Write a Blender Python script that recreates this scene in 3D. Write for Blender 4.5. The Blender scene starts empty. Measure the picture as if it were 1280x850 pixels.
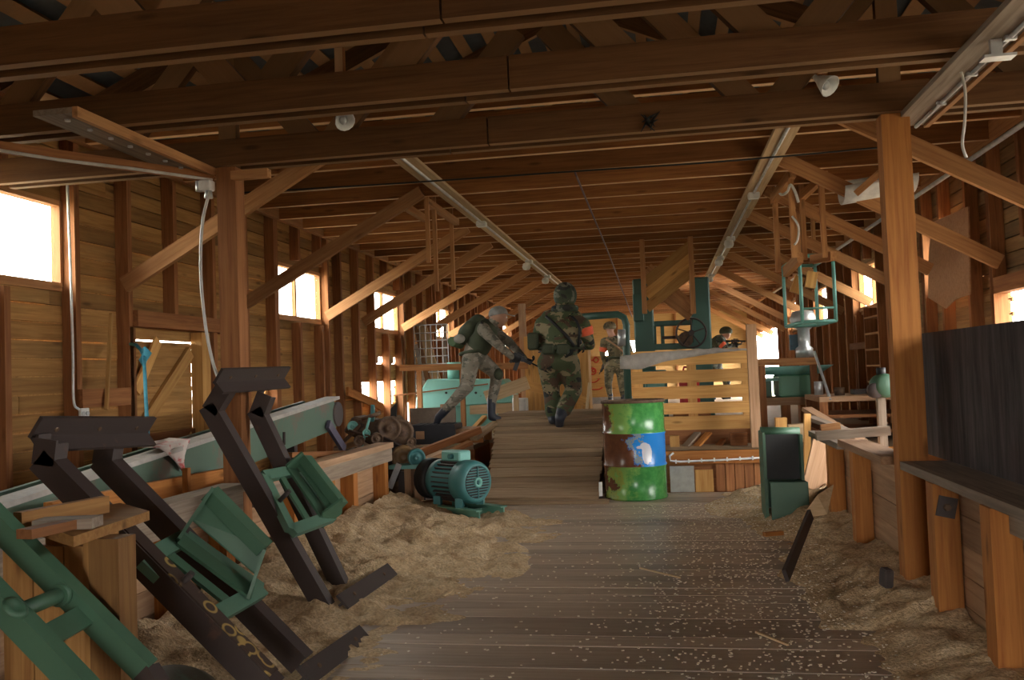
import bpy, bmesh, math, random
from mathutils import Vector, Matrix, Euler
R = random.Random(7)
C = bpy.context.scene.collection
SC = bpy.context.scene

# ------------------------------------------------------------------ camera, sky, sun, exposure
F = 1100.0; YAW = math.radians(9.6); PIT = math.radians(2.18); ROLL = math.radians(2.1); CAMH = 1.15
_f = Vector((-math.sin(YAW)*math.cos(PIT), math.cos(YAW)*math.cos(PIT), math.sin(PIT)))
_r0 = _f.cross(Vector((0, 0, 1))).normalized(); _u0 = _r0.cross(_f)
_r = _r0*math.cos(ROLL) - _u0*math.sin(ROLL); _u = _u0*math.cos(ROLL) + _r0*math.sin(ROLL)
CAM = Vector((0, 0, CAMH))
cd = bpy.data.cameras.new('camera'); co = bpy.data.objects.new('camera', cd); C.objects.link(co)
cd.sensor_width = 36.0; cd.lens = F/1280*36.0; cd.clip_start = 0.05; cd.clip_end = 300
m3 = Matrix((_r, _u, -_f)).transposed(); co.matrix_world = Matrix.Translation(CAM) @ m3.to_4x4()
SC.camera = co

W = bpy.data.worlds.new('sky'); SC.world = W; W.use_nodes = True
bg = W.node_tree.nodes['Background']
bg.inputs['Color'].default_value = (1.0, 0.97, 0.93, 1); bg.inputs['Strength'].default_value = 15.0
vs = SC.view_settings
vs.view_transform = 'Standard'; vs.look = 'None'; vs.exposure = 0.5; vs.gamma = 1.0; vs.use_curve_mapping = False
SC.cycles.use_denoising = True
SC.cycles.max_bounces = 10; SC.cycles.diffuse_bounces = 6; SC.cycles.transparent_max_bounces = 12
SC.cycles.sample_clamp_indirect = 8.0

# ------------------------------------------------------------------ helpers
def P(x, y, X=None, Y=None, Z=None):
    """photo pixel (1280x850) -> point on the plane X=, Y= or Z="""
    d = _f + _r*((x-640)/F) - _u*((y-425)/F)
    if X is not None: t = X/d.x
    elif Y is not None: t = Y/d.y
    else: t = (Z-CAMH)/d.z
    return CAM + d*t
def PP(x, y, p, n):
    """photo pixel -> point on the plane through p with normal n"""
    d = _f + _r*((x-640)/F) - _u*((y-425)/F)
    n = Vector(n); return CAM + d*((Vector(p)-CAM).dot(n)/d.dot(n))

def link(o, parent=None):
    C.objects.link(o)
    if parent is not None: o.parent = parent
    return o
def wloc(o):
    v = Vector((0, 0, 0))
    while o is not None:
        v += o.location; o = o.parent
    return v
def tag(o, label=None, cat=None, group=None, kind=None):
    if label: o['label'] = label
    if cat: o['category'] = cat
    if group: o['group'] = group
    if kind: o['kind'] = kind
    return o
def thing(name, loc, label=None, cat=None, group=None, kind=None):
    o = bpy.data.objects.new(name, None); o.empty_display_size = 0.1; link(o); o.location = loc
    return tag(o, label, cat, group, kind)

_boxcache = {}
def boxmesh(L, w, h, bev=0.0):
    k = (round(L, 3), round(w, 4), round(h, 4), bev)
    if k not in _boxcache:
        x, y, z = L/2, w/2, h/2
        me = bpy.data.meshes.new('board')
        if bev:
            bm = bmesh.new(); bmesh.ops.create_cube(bm, size=1, matrix=Matrix.Diagonal((L, w, h, 1)))
            bmesh.ops.bevel(bm, geom=bm.edges[:], offset=bev, segments=1, affect='EDGES'); bm.to_mesh(me); bm.free()
        else:
            me.from_pydata([(-x,-y,-z),(x,-y,-z),(x,y,-z),(-x,y,-z),(-x,-y,z),(x,-y,z),(x,y,z),(-x,y,z)], [],
                [(0,3,2,1),(4,5,6,7),(0,1,5,4),(1,2,6,5),(2,3,7,6),(3,0,4,7)])
        _boxcache[k] = me
    return _boxcache[k]
def frame(p0, p1, up=(0, 0, 1)):
    x = (Vector(p1)-Vector(p0)).normalized(); u = Vector(up)
    if abs(x.dot(u.normalized())) > 0.985: u = Vector((0, 1, 0)) if abs(x.y) < 0.9 else Vector((1, 0, 0))
    y = u.cross(x).normalized(); z = x.cross(y)
    return Matrix((x, y, z)).transposed()
def plank(name, p0, p1, w, h, mat, parent=None, up=(0, 0, 1), bev=0.0):
    """board from p0 to p1 (centre line); h along up, w across; grain runs along it"""
    p0, p1 = Vector(p0), Vector(p1); L = (p1-p0).length
    me = boxmesh(L, w, h, bev)
    if not me.materials: me.materials.append(mat)
    o = bpy.data.objects.new(name, me); link(o, parent)
    if me.materials[0] != mat:
        o.material_slots[0].link = 'OBJECT'; o.material_slots[0].material = mat
    M = Matrix.Translation((p0+p1)/2 - (wloc(parent) if parent else Vector())) @ frame(p0, p1, up).to_4x4()
    o.matrix_basis = M
    return o
def vplank(name, x0, x1, y0, y1, z0, z1, mat, parent=None, bev=0.0):
    """axis-aligned board, grain along its longest side"""
    d = (x1-x0, y1-y0, z1-z0); c = Vector(((x0+x1)/2, (y0+y1)/2, (z0+z1)/2)); i = d.index(max(d))
    e = Vector([d[j]/2 if j == i else 0 for j in range(3)])
    if i == 0: w, h, up = d[1], d[2], (0, 0, 1)
    elif i == 1: w, h, up = d[0], d[2], (0, 0, 1)
    else: w, h, up = d[0], d[1], (0, 1, 0)
    return plank(name, c-e, c+e, w, h, mat, parent, up, bev)

class MB:
    def __init__(s): s.v = []; s.f = []; s.m = []; s.sm = []; s.mi = 0
    def add(s, vs, fs, smooth=False):
        b = len(s.v); s.v += [Vector(v) for v in vs]
        for q in fs: s.f.append([b+i for i in q]); s.m.append(s.mi); s.sm.append(smooth)
        return s
    def box(s, c, d, rot=None):
        x, y, z = d[0]/2, d[1]/2, d[2]/2; c = Vector(c)
        vs = [Vector(q) for q in ((-x,-y,-z),(x,-y,-z),(x,y,-z),(-x,y,-z),(-x,-y,z),(x,-y,z),(x,y,z),(-x,y,z))]
        if rot is not None:
            M = rot if isinstance(rot, Matrix) else Euler(rot).to_matrix(); vs = [M @ v for v in vs]
        return s.add([v+c for v in vs], [(0,3,2,1),(4,5,6,7),(0,1,5,4),(1,2,6,5),(2,3,7,6),(3,0,4,7)])
    def bb(s, x0, x1, y0, y1, z0, z1):
        return s.box(((x0+x1)/2, (y0+y1)/2, (z0+z1)/2), (x1-x0, y1-y0, z1-z0))
    def bar(s, p0, p1, w, h, up=(0, 0, 1)):
        p0, p1 = Vector(p0), Vector(p1)
        return s.box((p0+p1)/2, ((p1-p0).length, w, h), frame(p0, p1, up))
    def cyl(s, p0, p1, r0, r1=None, n=12, cap=True, smooth=True):
        p0, p1 = Vector(p0), Vector(p1); r1 = r0 if r1 is None else r1; M = frame(p0, p1)
        ring = [M @ Vector((0, math.cos(2*math.pi*i/n), math.sin(2*math.pi*i/n))) for i in range(n)]
        s.add([p0+q*r0 for q in ring]+[p1+q*r1 for q in ring], [(i, (i+1) % n, n+(i+1) % n, n+i) for i in range(n)], smooth)
        if cap:
            s.add([p0+q*r0 for q in ring], [tuple(range(n))[::-1]]); s.add([p1+q*r1 for q in ring], [tuple(range(n))])
        return s
    def lathe(s, c, ax, prof, n=24, smooth=True, closed=True):
        """prof: (radius, distance along ax)"""
        c = Vector(c); ax = Vector(ax).normalized(); M = frame((0, 0, 0), ax)
        vs = []
        for r, h in prof:
            for i in range(n): vs.append(c + ax*h + M @ Vector((0, r*math.cos(2*math.pi*i/n), r*math.sin(2*math.pi*i/n))))
        fs = []
        for k in range(len(prof)-1):
            for i in range(n): fs.append((k*n+i, k*n+(i+1) % n, (k+1)*n+(i+1) % n, (k+1)*n+i))
        s.add(vs, fs, smooth)
        return s
    def tube(s, pts, r, n=8, smooth=True):
        pts = [Vector(p) for p in pts]; vs = []; fs = []; prev = None
        for k, p in enumerate(pts):
            t = (pts[min(k+1, len(pts)-1)]-pts[max(k-1, 0)]).normalized()
            if prev is None:
                u = Vector((0, 0, 1)) if abs(t.z) < 0.9 else Vector((1, 0, 0)); a = u.cross(t).normalized()
            else: a = (prev - t*prev.dot(t)).normalized()
            prev = a; b = t.cross(a); rr = r[k] if isinstance(r, (list, tuple)) else r
            for i in range(n): vs.append(p + (a*math.cos(2*math.pi*i/n)+b*math.sin(2*math.pi*i/n))*rr)
        for k in range(len(pts)-1):
            for i in range(n): fs.append((k*n+i, k*n+(i+1) % n, (k+1)*n+(i+1) % n, (k+1)*n+i))
        fs.append(tuple(range(n))[::-1]); fs.append(tuple((len(pts)-1)*n+i for i in range(n)))
        return s.add(vs, fs, smooth)
    def prism(s, poly, ext):
        poly = [Vector(p) for p in poly]; e = Vector(ext); n = len(poly)
        return s.add(poly+[p+e for p in poly], [tuple(range(n))[::-1], tuple(range(n, 2*n))]+[(i, (i+1) % n, n+(i+1) % n, n+i) for i in range(n)])
    def ell(s, c, rad, rot=None, n=12, m=8):
        c = Vector(c); M = rot if rot is not None else Matrix.Identity(3); vs = [c + M @ Vector((0, 0, -rad[2]))]
        for j in range(1, m):
            a = -math.pi/2 + math.pi*j/m
            for i in range(n): vs.append(c + M @ Vector((rad[0]*math.cos(a)*math.cos(2*math.pi*i/n), rad[1]*math.cos(a)*math.sin(2*math.pi*i/n), rad[2]*math.sin(a))))
        vs.append(c + M @ Vector((0, 0, rad[2]))); fs = []
        for i in range(n): fs.append((0, 1+(i+1) % n, 1+i))
        for j in range(m-2):
            for i in range(n): fs.append((1+j*n+i, 1+j*n+(i+1) % n, 1+(j+1)*n+(i+1) % n, 1+(j+1)*n+i))
        t = len(vs)-1
        for i in range(n): fs.append((t, 1+(m-2)*n+i, 1+(m-2)*n+(i+1) % n))
        return s.add(vs, fs, True)
    def build(s, name, mats, parent=None, bevel=0.0, fix=True):
        me = bpy.data.meshes.new(name); off = wloc(parent) if parent is not None else Vector()
        me.from_pydata([v-off for v in s.v], [], s.f)
        for m in (mats if isinstance(mats, (list, tuple)) else [mats]): me.materials.append(m)
        me.polygons.foreach_set('material_index', s.m); me.polygons.foreach_set('use_smooth', s.sm)
        if fix:
            bm = bmesh.new(); bm.from_mesh(me); bmesh.ops.remove_doubles(bm, verts=bm.verts[:], dist=1e-5)
            bmesh.ops.recalc_face_normals(bm, faces=bm.faces[:]); bm.to_mesh(me); bm.free()
        o = bpy.data.objects.new(name, me); link(o, parent)
        if bevel:
            b = o.modifiers.new('bevel', 'BEVEL'); b.width = bevel; b.segments = 1; b.limit_method = 'ANGLE'; b.angle_limit = math.radians(50)
        return o

# ------------------------------------------------------------------ materials
def mat(name):
    m = bpy.data.materials.new(name); m.use_nodes = True; nt = m.node_tree; nt.nodes.clear()
    out = nt.nodes.new('ShaderNodeOutputMaterial'); b = nt.nodes.new('ShaderNodeBsdfPrincipled')
    nt.links.new(b.outputs[0], out.inputs[0]); return m, nt, b
def N(nt, t, **kw):
    n = nt.nodes.new(t)
    for k, v in kw.items():
        if k in n.inputs: n.inputs[k].default_value = v
        else: setattr(n, k, v)
    return n
def ramp(nt, fac, stops):
    r = nt.nodes.new('ShaderNodeValToRGB'); e = r.color_ramp.elements
    while len(e) < len(stops): e.new(0.5)
    for q, (p, c) in zip(e, stops): q.position = p; q.color = (*c, 1) if len(c) == 3 else c
    nt.links.new(fac, r.inputs[0]); return r.outputs[0]
def mix(nt, fac, a, b, mode='MIX'):
    n = nt.nodes.new('ShaderNodeMix'); n.data_type = 'RGBA'; n.blend_type = mode
    for s, v in ((n.inputs[0], fac), (n.inputs[6], a), (n.inputs[7], b)):
        if isinstance(v, (int, float)): s.default_value = v
        elif isinstance(v, (tuple, list)): s.default_value = (*v, 1)
        else: nt.links.new(v, s)
    return n.outputs[2]
def coords(nt, scale=(1, 1, 1), rnd=True):
    tc = N(nt, 'ShaderNodeTexCoord'); v = tc.outputs['Object']
    if rnd:
        oi = N(nt, 'ShaderNodeObjectInfo'); sc = N(nt, 'ShaderNodeVectorMath', operation='SCALE'); sc.inputs[0].default_value = (37, 51, 23)
        nt.links.new(oi.outputs['Random'], sc.inputs[3]); ad = N(nt, 'ShaderNodeVectorMath', operation='ADD')
        nt.links.new(v, ad.inputs[0]); nt.links.new(sc.outputs[0], ad.inputs[1]); v = ad.outputs[0]
    mp = N(nt, 'ShaderNodeMapping'); mp.inputs['Scale'].default_value = scale; nt.links.new(v, mp.inputs[0])
    return mp.outputs[0]
def noise(nt, vec, scale, detail=4.0, rough=0.6, dist=0.0):
    n = N(nt, 'ShaderNodeTexNoise'); n.inputs['Scale'].default_value = scale; n.inputs['Detail'].default_value = detail
    n.inputs['Roughness'].default_value = rough; n.inputs['Distortion'].default_value = dist
    nt.links.new(vec, n.inputs['Vector']); return n.outputs[0]
def bump(nt, b, h, strength=0.3, dist=0.01):
    n = N(nt, 'ShaderNodeBump'); n.inputs['Strength'].default_value = strength; n.inputs['Distance'].default_value = dist
    nt.links.new(h, n.inputs['Height']); nt.links.new(n.outputs[0], b.inputs['Normal'])

def wood(name, light, dark, knots=0.5, stain=(0.1, 0.07, 0.05), stain_amt=0.35, vary=0.35, rough=0.75, spec=0.25, edge=None):
    m, nt, b = mat(name)
    g = noise(nt, coords(nt, (1.2, 26, 26)), 1.6, 5, 0.62, 0.6)
    c = ramp(nt, g, [(0.28, dark), (0.62, light)])
    big = noise(nt, coords(nt, (0.9, 2.5, 2.5)), 1.3, 4, 0.6)
    c = mix(nt, ramp(nt, big, [(0.5, (0, 0, 0)), (0.78, (stain_amt,)*3)]), c, stain)
    if knots:
        vo = N(nt, 'ShaderNodeTexVoronoi'); vo.inputs['Scale'].default_value = 1.0
        nt.links.new(coords(nt, (2.3, 9, 9)), vo.inputs['Vector'])
        c = mix(nt, ramp(nt, vo.outputs['Distance'], [(0.06, (knots,)*3), (0.16, (0, 0, 0))]), c, tuple(x*0.25 for x in dark))
    if edge:  # paler narrow faces: bounce light painted into the colour
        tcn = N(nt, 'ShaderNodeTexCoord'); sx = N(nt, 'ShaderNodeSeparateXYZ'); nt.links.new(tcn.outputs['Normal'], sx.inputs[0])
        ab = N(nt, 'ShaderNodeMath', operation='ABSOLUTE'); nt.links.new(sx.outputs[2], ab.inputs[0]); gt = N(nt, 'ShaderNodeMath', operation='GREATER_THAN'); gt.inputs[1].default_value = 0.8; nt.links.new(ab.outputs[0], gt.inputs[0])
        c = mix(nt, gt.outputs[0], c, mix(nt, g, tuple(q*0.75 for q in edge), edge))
    oi = N(nt, 'ShaderNodeObjectInfo')
    v = ramp(nt, oi.outputs['Random'], [(0.0, (1-vary, 1-vary*1.05, 1-vary*1.1)), (0.5, (1, 0.97, 0.92)), (1.0, (1+vary*0.35, 1+vary*0.35, 1+vary*0.3))])
    c = mix(nt, 1.0, c, v, 'MULTIPLY')
    nt.links.new(c, b.inputs['Base Color']); b.inputs['Roughness'].default_value = rough; b.inputs['Specular IOR Level'].default_value = spec
    bump(nt, b, g, 0.25, 0.004)
    return m
def paint(name, col, rust=(0.09, 0.045, 0.02), amt=0.3, rough=0.5, metal=0.0, scale=9.0, dirt=0.25):
    m, nt, b = mat(name); v = coords(nt)
    a = noise(nt, v, scale, 6, 0.65); d = noise(nt, v, scale*0.35, 4, 0.6)
    c = mix(nt, ramp(nt, d, [(0.35, (dirt,)*3), (0.7, (0, 0, 0))]), col, tuple(x*0.45 for x in col))
    c = mix(nt, ramp(nt, a, [(0.74-amt*0.5, (0, 0, 0)), (0.80-amt*0.4, (0.9,)*3)]), c, rust)
    nt.links.new(c, b.inputs['Base Color']); b.inputs['Roughness'].default_value = rough; b.inputs['Metallic'].default_value = metal
    bump(nt, b, a, 0.15, 0.003)
    return m
def plain(name, col, rough=0.6, metal=0.0, var=0.15):
    m, nt, b = mat(name); a = noise(nt, coords(nt), 14, 4)
    nt.links.new(mix(nt, ramp(nt, a, [(0.35, (0, 0, 0)), (0.7, (1, 1, 1))]), tuple(x*(1-var) for x in col), tuple(min(1, x*(1+var)) for x in col)), b.inputs['Base Color'])
    b.inputs['Roughness'].default_value = rough; b.inputs['Metallic'].default_value = metal
    return m

M_BOARD = wood('wall board', (0.46, 0.25, 0.085), (0.27, 0.13, 0.04), 0.6, (0.14, 0.10, 0.05), 0.55)
M_BOARDR = wood('wall board right', (0.36, 0.21, 0.09), (0.22, 0.12, 0.05), 0.6, (0.11, 0.10, 0.06), 0.6)
M_STUD = wood('stud', (0.34, 0.145, 0.055), (0.20, 0.075, 0.028), 0.4, (0.12, 0.05, 0.03), 0.3)
M_JOIST = wood('joist', (0.35, 0.145, 0.045), (0.20, 0.072, 0.022), 0.5, (0.14, 0.06, 0.03), 0.4, edge=(0.78, 0.50, 0.29))  # pale edge colour paints floor light on the joist undersides
M_TIE = wood('tie beam', (0.145, 0.066, 0.024), (0.08, 0.033, 0.012), 0.6, (0.06, 0.033, 0.018), 0.5, edge=(0.34, 0.19, 0.09))  # lighter edge colour imitates the lit underside of the beams
M_BRACE = wood('brace', (0.54, 0.28, 0.12), (0.35, 0.155, 0.065), 0.5, (0.2, 0.1, 0.06), 0.25)
M_PALE = wood('pale board', (0.66, 0.50, 0.31), (0.48, 0.33, 0.18), 0.3, (0.3, 0.22, 0.15), 0.25)
M_PINE = wood('pine', (0.66, 0.38, 0.13), (0.48, 0.23, 0.07), 0.6, (0.3, 0.15, 0.06), 0.2)
M_STAND = wood('aged pine', (0.36, 0.19, 0.065), (0.23, 0.105, 0.032), 0.6, (0.14, 0.07, 0.03), 0.4)
M_ORANGE = wood('orange pine', (0.50, 0.21, 0.055), (0.32, 0.11, 0.027), 0.6, (0.2, 0.08, 0.03), 0.25)
M_FLOOR = wood('floor board', (0.52, 0.415, 0.32), (0.36, 0.275, 0.205), 0.2, (0.22, 0.16, 0.12), 0.5, 0.3, 0.42, 0.5)
M_DECK = wood('dusty deck', (0.46, 0.34, 0.22), (0.32, 0.22, 0.13), 0.2, (0.24, 0.16, 0.10), 0.4)
M_RAMP = wood('ramp board', (0.38, 0.265, 0.165), (0.24, 0.15, 0.085), 0.25, (0.16, 0.11, 0.07), 0.4, 0.3, 0.8)
M_GREYW = wood('weathered board', (0.36, 0.29, 0.23), (0.20, 0.15, 0.11), 0.3, (0.12, 0.09, 0.07), 0.4)
M_TAN = wood('half wall board', (0.48, 0.30, 0.18), (0.32, 0.18, 0.10), 0.4, (0.16, 0.11, 0.07), 0.4)
M_GLASS = None
def make_glass():
    m = bpy.data.materials.new('dusty glass'); m.use_nodes = True; nt = m.node_tree; nt.nodes.clear()
    out = N(nt, 'ShaderNodeOutputMaterial'); t = N(nt, 'ShaderNodeBsdfTransparent'); g = N(nt, 'ShaderNodeBsdfGlossy'); mx = N(nt, 'ShaderNodeMixShader')
    t.inputs[0].default_value = (0.93, 0.95, 0.93, 1); g.inputs['Roughness'].default_value = 0.05; mx.inputs[0].default_value = 0.06
    nt.links.new(t.outputs[0], mx.inputs[1]); nt.links.new(g.outputs[0], mx.inputs[2]); nt.links.new(mx.outputs[0], out.inputs[0]); return m
M_GLASS = make_glass()
M_GREEN = paint('green machine paint', (0.058, 0.135, 0.08), amt=0.12, rough=0.5)
M_TURQ = paint('turquoise paint', (0.20, 0.50, 0.44), amt=0.10, rough=0.5)
M_PRESS = paint('dark press paint', (0.05, 0.125, 0.10), amt=0.15, rough=0.5)
M_TEAL = paint('teal paint', (0.055, 0.20, 0.20), amt=0.12, rough=0.42)
M_DARKST = paint('dark steel', (0.050, 0.034, 0.030), (0.085, 0.045, 0.03), amt=0.25, rough=0.6)
M_RUST = paint('rusty iron', (0.13, 0.075, 0.04), (0.06, 0.03, 0.018), amt=0.5, rough=0.7, scale=22)
M_GALV = plain('galvanised steel', (0.55, 0.56, 0.57), 0.4, 0.6)
M_WHITE = plain('white plastic', (0.75, 0.75, 0.72), 0.5)
M_CABLE = plain('grey cable', (0.55, 0.52, 0.47), 0.5)
M_BLACK = plain('black rubber', (0.012, 0.011, 0.011), 0.6)

# ------------------------------------------------------------------ building
XL, XR, YB, YF = -3.8, 2.6, 27.0, -3.0
XPL, XPR = -2.29, 1.12         # the two rows of posts and half walls
ZJ = 2.75                       # underside of the joists
DECK = 0.38
XC = (XL+XR)/2

ground = MB().bb(-60, 60, -60, 90, -0.25, -0.15).build('ground', plain('pale ground', (0.30, 0.27, 0.20), 0.9)); tag(ground, kind='structure')

# floor -------------------------------------------------------------
floor = thing('floor', (0, 0, 0), kind='structure')
MB().bb(XL-0.03, XR+0.03, YF, 10.5, -0.1, -0.025).build('sub_floor', M_GREYW, floor)
y = -0.4; i = 0
while y < 8.28:
    w = min(0.138, 8.28-y); dz = R.uniform(-0.003, 0.003)
    vplank('plank', XPL-0.05, XPR+0.12, y+0.002, y+w+0.002, -0.025+dz, dz, M_FLOOR, floor); y += 0.142
MB().bb(XL, XPL-0.06, YF, 10.4, -0.024, -0.002).bb(XPL-0.06, -0.55, 8.29, 10.4, -0.024, -0.002).bb(XPR+0.13, XR, YF, 8.28, -0.024, -0.002).build('side_floor', M_GREYW, floor)
MB().bb(XL, XR, 10.4, YB, DECK-0.05, DECK).bb(-0.555, XR, 8.3, 10.398, DECK-0.05, DECK).bb(XL, -2.08, 9.5, 10.398, DECK-0.05, DECK).build('deck', M_DECK, floor)
MB().bb(-0.555, XR, 8.36, 8.4, -0.02, DECK-0.052).bb(XL, -2.08, 9.55, 9.58, -0.02, DECK-0.052).bb(-2.08, -0.555, 10.43, 10.46, -0.02, DECK-0.052).bb(-0.555, -0.53, 8.41, 10.43, -0.02, DECK-0.052).bb(-2.11, -2.08, 9.58, 10.43, -0.02, DECK-0.052).build('deck_riser', M_STUD, floor)

# walls -------------------------------------------------------------
def board_wall(name, x, sgn, openings, mat_b, y0=2.0, y1=12.0):
    """horizontal boards on the outside of studs; openings = (y0,y1,z0,z1)"""
    w = thing(name, (x, 0, 0), kind='structure')
    H = 0.113; rows = 26
    far = MB(); seam = MB()
    for r in range(rows):
        z0, z1 = r*H, r*H+H-0.010
        spans = [(YF, YB)]
        for (a, b, c, d) in openings:
            if c < z1-0.02 and d > z0+0.02:
                ns = []
                for (s, e) in spans:
                    if b <= s or a >= e: ns.append((s, e)); continue
                    if a > s: ns.append((s, a))
                    if b < e: ns.append((b, e))
                spans = ns
        off = R.uniform(0, 3.0)
        for (s, e) in spans:
            xs = (x-0.045, x-0.031) if sgn < 0 else (x+0.031, x+0.045)
            seam.bb(xs[0], xs[1], s, e, z0-0.024, z0+0.014)
            cuts = [s]
            q = -2.5 - off
            while q < e:
                if q > s+0.3 and q < e-0.3: cuts.append(q)
                q += R.choice((3.0, 3.6, 4.2))
            cuts.append(e)
            for a, b in zip(cuts, cuts[1:]):
                dx = R.uniform(-0.004, 0.004)
                xa, xb = (x-0.026+dx, x+dx) if sgn < 0 else (x+dx, x+0.026+dx)
                if a < y1 and b > y0: vplank('board', xa, xb, a+0.002, b-0.002, z0, z1, mat_b, w)
                else: far.bb(xa, xb, a+0.002, b-0.002, z0, z1)
    o = far.build('far_boards', mat_b, w, fix=False); o['kind'] = 'stuff'
    o = seam.build('seam_battens', mat_b, w, fix=False); o['kind'] = 'stuff'
    return w
def stud(w, x0, x1, yc, z0, z1, m=M_STUD, t=0.05):
    return vplank('stud', x0, x1, yc-t/2, yc+t/2, z0, z1, m, w)
WZ0, WZ1 = 1.812, 2.37
winL = [(3.86, 5.1), (8.17, 9.47), (11.13, 12.43), (14.35, 15.6), (17.5, 18.75), (20.6, 21.85)]
holesL = [(5.75, 6.72, 0.0, 1.58), (10.75, 12.3, 0.92, 1.10), (11.45, 12.2, 0.80, 0.92), (7.86, 8.02, 1.0, 1.12), (11.5, 11.75, 1.36, 1.45), (12.2, 12.35, 1.36, 1.45), (12.35, 13.5, 0.40, 0.78)]
wl = board_wall('wall_left', XL, -1, [(a, b, WZ0, WZ1) for a, b in winL] + holesL, M_BOARD, 2.0, 12.5)
def in_any(y, L, m=0.06): return next(((a, b) for a, b in L if a-m < y < b+m), None)
k = 0; y = 2.1
while y < YB:
    w_ = in_any(y, winL)
    if 5.76 < y < 6.7: stud(wl, XL, XL+0.1, y, 1.68, 2.8)
    elif w_:
        if w_[0]+0.1 < y < w_[1]-0.1: stud(wl, XL, XL+0.1, y, 0.0, WZ0-0.05); stud(wl, XL, XL+0.1, y, WZ1+0.05, 2.8)
    else: stud(wl, XL, XL+0.1, y, 0.0, 2.8)
    y += 0.6
for a, b in winL:
    stud(wl, XL, XL+0.1, a-0.027, 0, 2.8); stud(wl, XL, XL+0.1, b+0.027, 0, 2.8)
vplank('top_plate', XL, XL+0.12, YF, YB, 2.8, 2.9, M_STUD, wl)
vplank('ledger', XL+0.1, XL+0.15, 5.0, YB, 2.75, 2.9, M_BRACE, wl)
vplank('door_header', XL+0.02, XL+0.14, 5.72, 7.3, 1.585, 1.70, M_STUD, wl)
vplank('rail_block', XL+0.1, XL+0.14, 5.1, 5.62, 1.03, 1.15, M_STUD, wl)

winR = [(7.74, 8.9), (10.83, 12.1), (13.9, 15.1), (17.0, 18.2)]
holesR = [(5.0, 7.19, 0.75, 1.62), (20.3, 26.3, 0.4, 1.98), (1.7, 3.2, 1.36, 2.1), (13.2, 13.35, 1.95, 2.06)]
wr = board_wall('wall_right', XR, 1, [(a, b, WZ0, WZ1) for a, b in winR] + holesR, M_BOARDR, 6.6, 12.5)
y = 3.6
while y < YB:
    w_ = in_any(y, winR)
    if 20.4 < y < 26.2 or 5.05 < y < 7.1: stud(wr, XR-0.1, XR, y, 1.97, 2.8)
    elif w_:
        if w_[0]+0.1 < y < w_[1]-0.1: stud(wr, XR-0.1, XR, y, 0.0, WZ0-0.07); stud(wr, XR-0.1, XR, y, WZ1+0.03, 2.8)
    else: stud(wr, XR-0.1, XR, y, 0.0, 2.8)
    y += 0.6
for a, b in winR:
    stud(wr, XR-0.1, XR, a-0.027, 0, 2.8); stud(wr, XR-0.1, XR, b+0.027, 0, 2.8)
stud(wr, XR-0.1, XR, 7.22, 0, 2.8)
vplank('opening_header', XR-0.1, XR, 4.95, 7.19, 1.62, 1.74, M_STUD, wr)
vplank('top_plate', XR-0.12, XR, YF, YB, 2.8, 2.9, M_STUD, wr)
vplank('ledger', XR-0.15, XR-0.1, 5.0, YB, 2.72, 2.88, M_BRACE, wr)

# back wall with small openings
wb = thing('wall_back', (0, YB, 0), kind='structure')
bk = MB(); opsB = [(-1.05, -0.55, 1.55, 2.0), (-1.75, -1.6, 1.62, 1.75), (-1.5, -1.36, 1.62, 1.75)]
for r in range(38):
    z0, z1 = r*0.113, r*0.113+0.109
    spans = [(XL, XR)]
    for (a, b, c, d) in opsB:
        if c < z1-0.02 and d > z0+0.02:
            ns = []
            for (s, e) in spans:
                if b <= s or a >= e: ns.append((s, e)); continue
                if a > s: ns.append((s, a))
                if b < e: ns.append((b, e))
            spans = ns
    for s, e in spans: bk.bb(s, e, YB, YB+0.026, z0, z1); bk.bb(s, e, YB+0.027, YB+0.04, z0-0.02, z0+0.02)
o = bk.build('far_boards', wood('sunlit yellow board', (0.78, 0.52, 0.22), (0.62, 0.38, 0.14), 0.4, (0.4, 0.24, 0.1), 0.2), wb, fix=False); o['kind'] = 'stuff'  # boards coloured brighter to stand in for sun on the back wall
for x in (-3.0, -2.2, -1.3, -0.4, 0.45): vplank('stud', x-0.025, x+0.025, YB-0.1, YB, DECK, 3.9, M_STUD, wb)
wf = MB().bb(XL, -0.6, YF-0.03, YF, 0, 4.4).bb(0.7, XR, YF-0.03, YF, 0, 4.4).bb(-0.6, 0.7, YF-0.03, YF, 1.7, 4.4).build('wall_front', M_BOARD); tag(wf, kind='structure')

# windows ------------------------------------------------------------
def window(n, x, sgn, a, b, z0, z1):
    w = thing('window_%d' % n, (x, (a+b)/2, z0), kind='structure')
    xi, xo = (x, x-0.05) if sgn < 0 else (x, x+0.05)
    lo, hi = min(xi, xo), max(xi, xo)+0.015 if sgn < 0 else max(xi, xo)
    if sgn > 0: lo = min(xi, xo)-0.015
    m = M_BRACE
    vplank('frame_side', lo, hi, a, a+0.026, z0, z1, m, w); vplank('frame_side', lo, hi, b-0.026, b, z0, z1, m, w)
    vplank('frame_head', lo, hi, a+0.026, b-0.026, z1-0.035, z1, m, w); vplank('frame_sill', lo-0.01, hi+0.01, a+0.026, b-0.026, z0-0.03, z0+0.025, m, w)
    mid = (a+b)/2; xm = (xi+xo)/2
    vplank('mullion', xm-0.02, xm+0.02, mid-0.02, mid+0.02, z0+0.03, z1-0.035, m, w)
    for s, e in ((a+0.026, mid-0.02), (mid+0.02, b-0.026)):
        MB().bb(xm-0.002, xm+0.002, s, e, z0+0.03, z1-0.035).build('pane', M_GLASS, w)
n = 1
for a, b in winL: window(n, XL, -1, a, b, WZ0, WZ1); n += 1
for a, b in winR: window(n, XR, 1, a, b, WZ0, WZ1); n += 1

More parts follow.
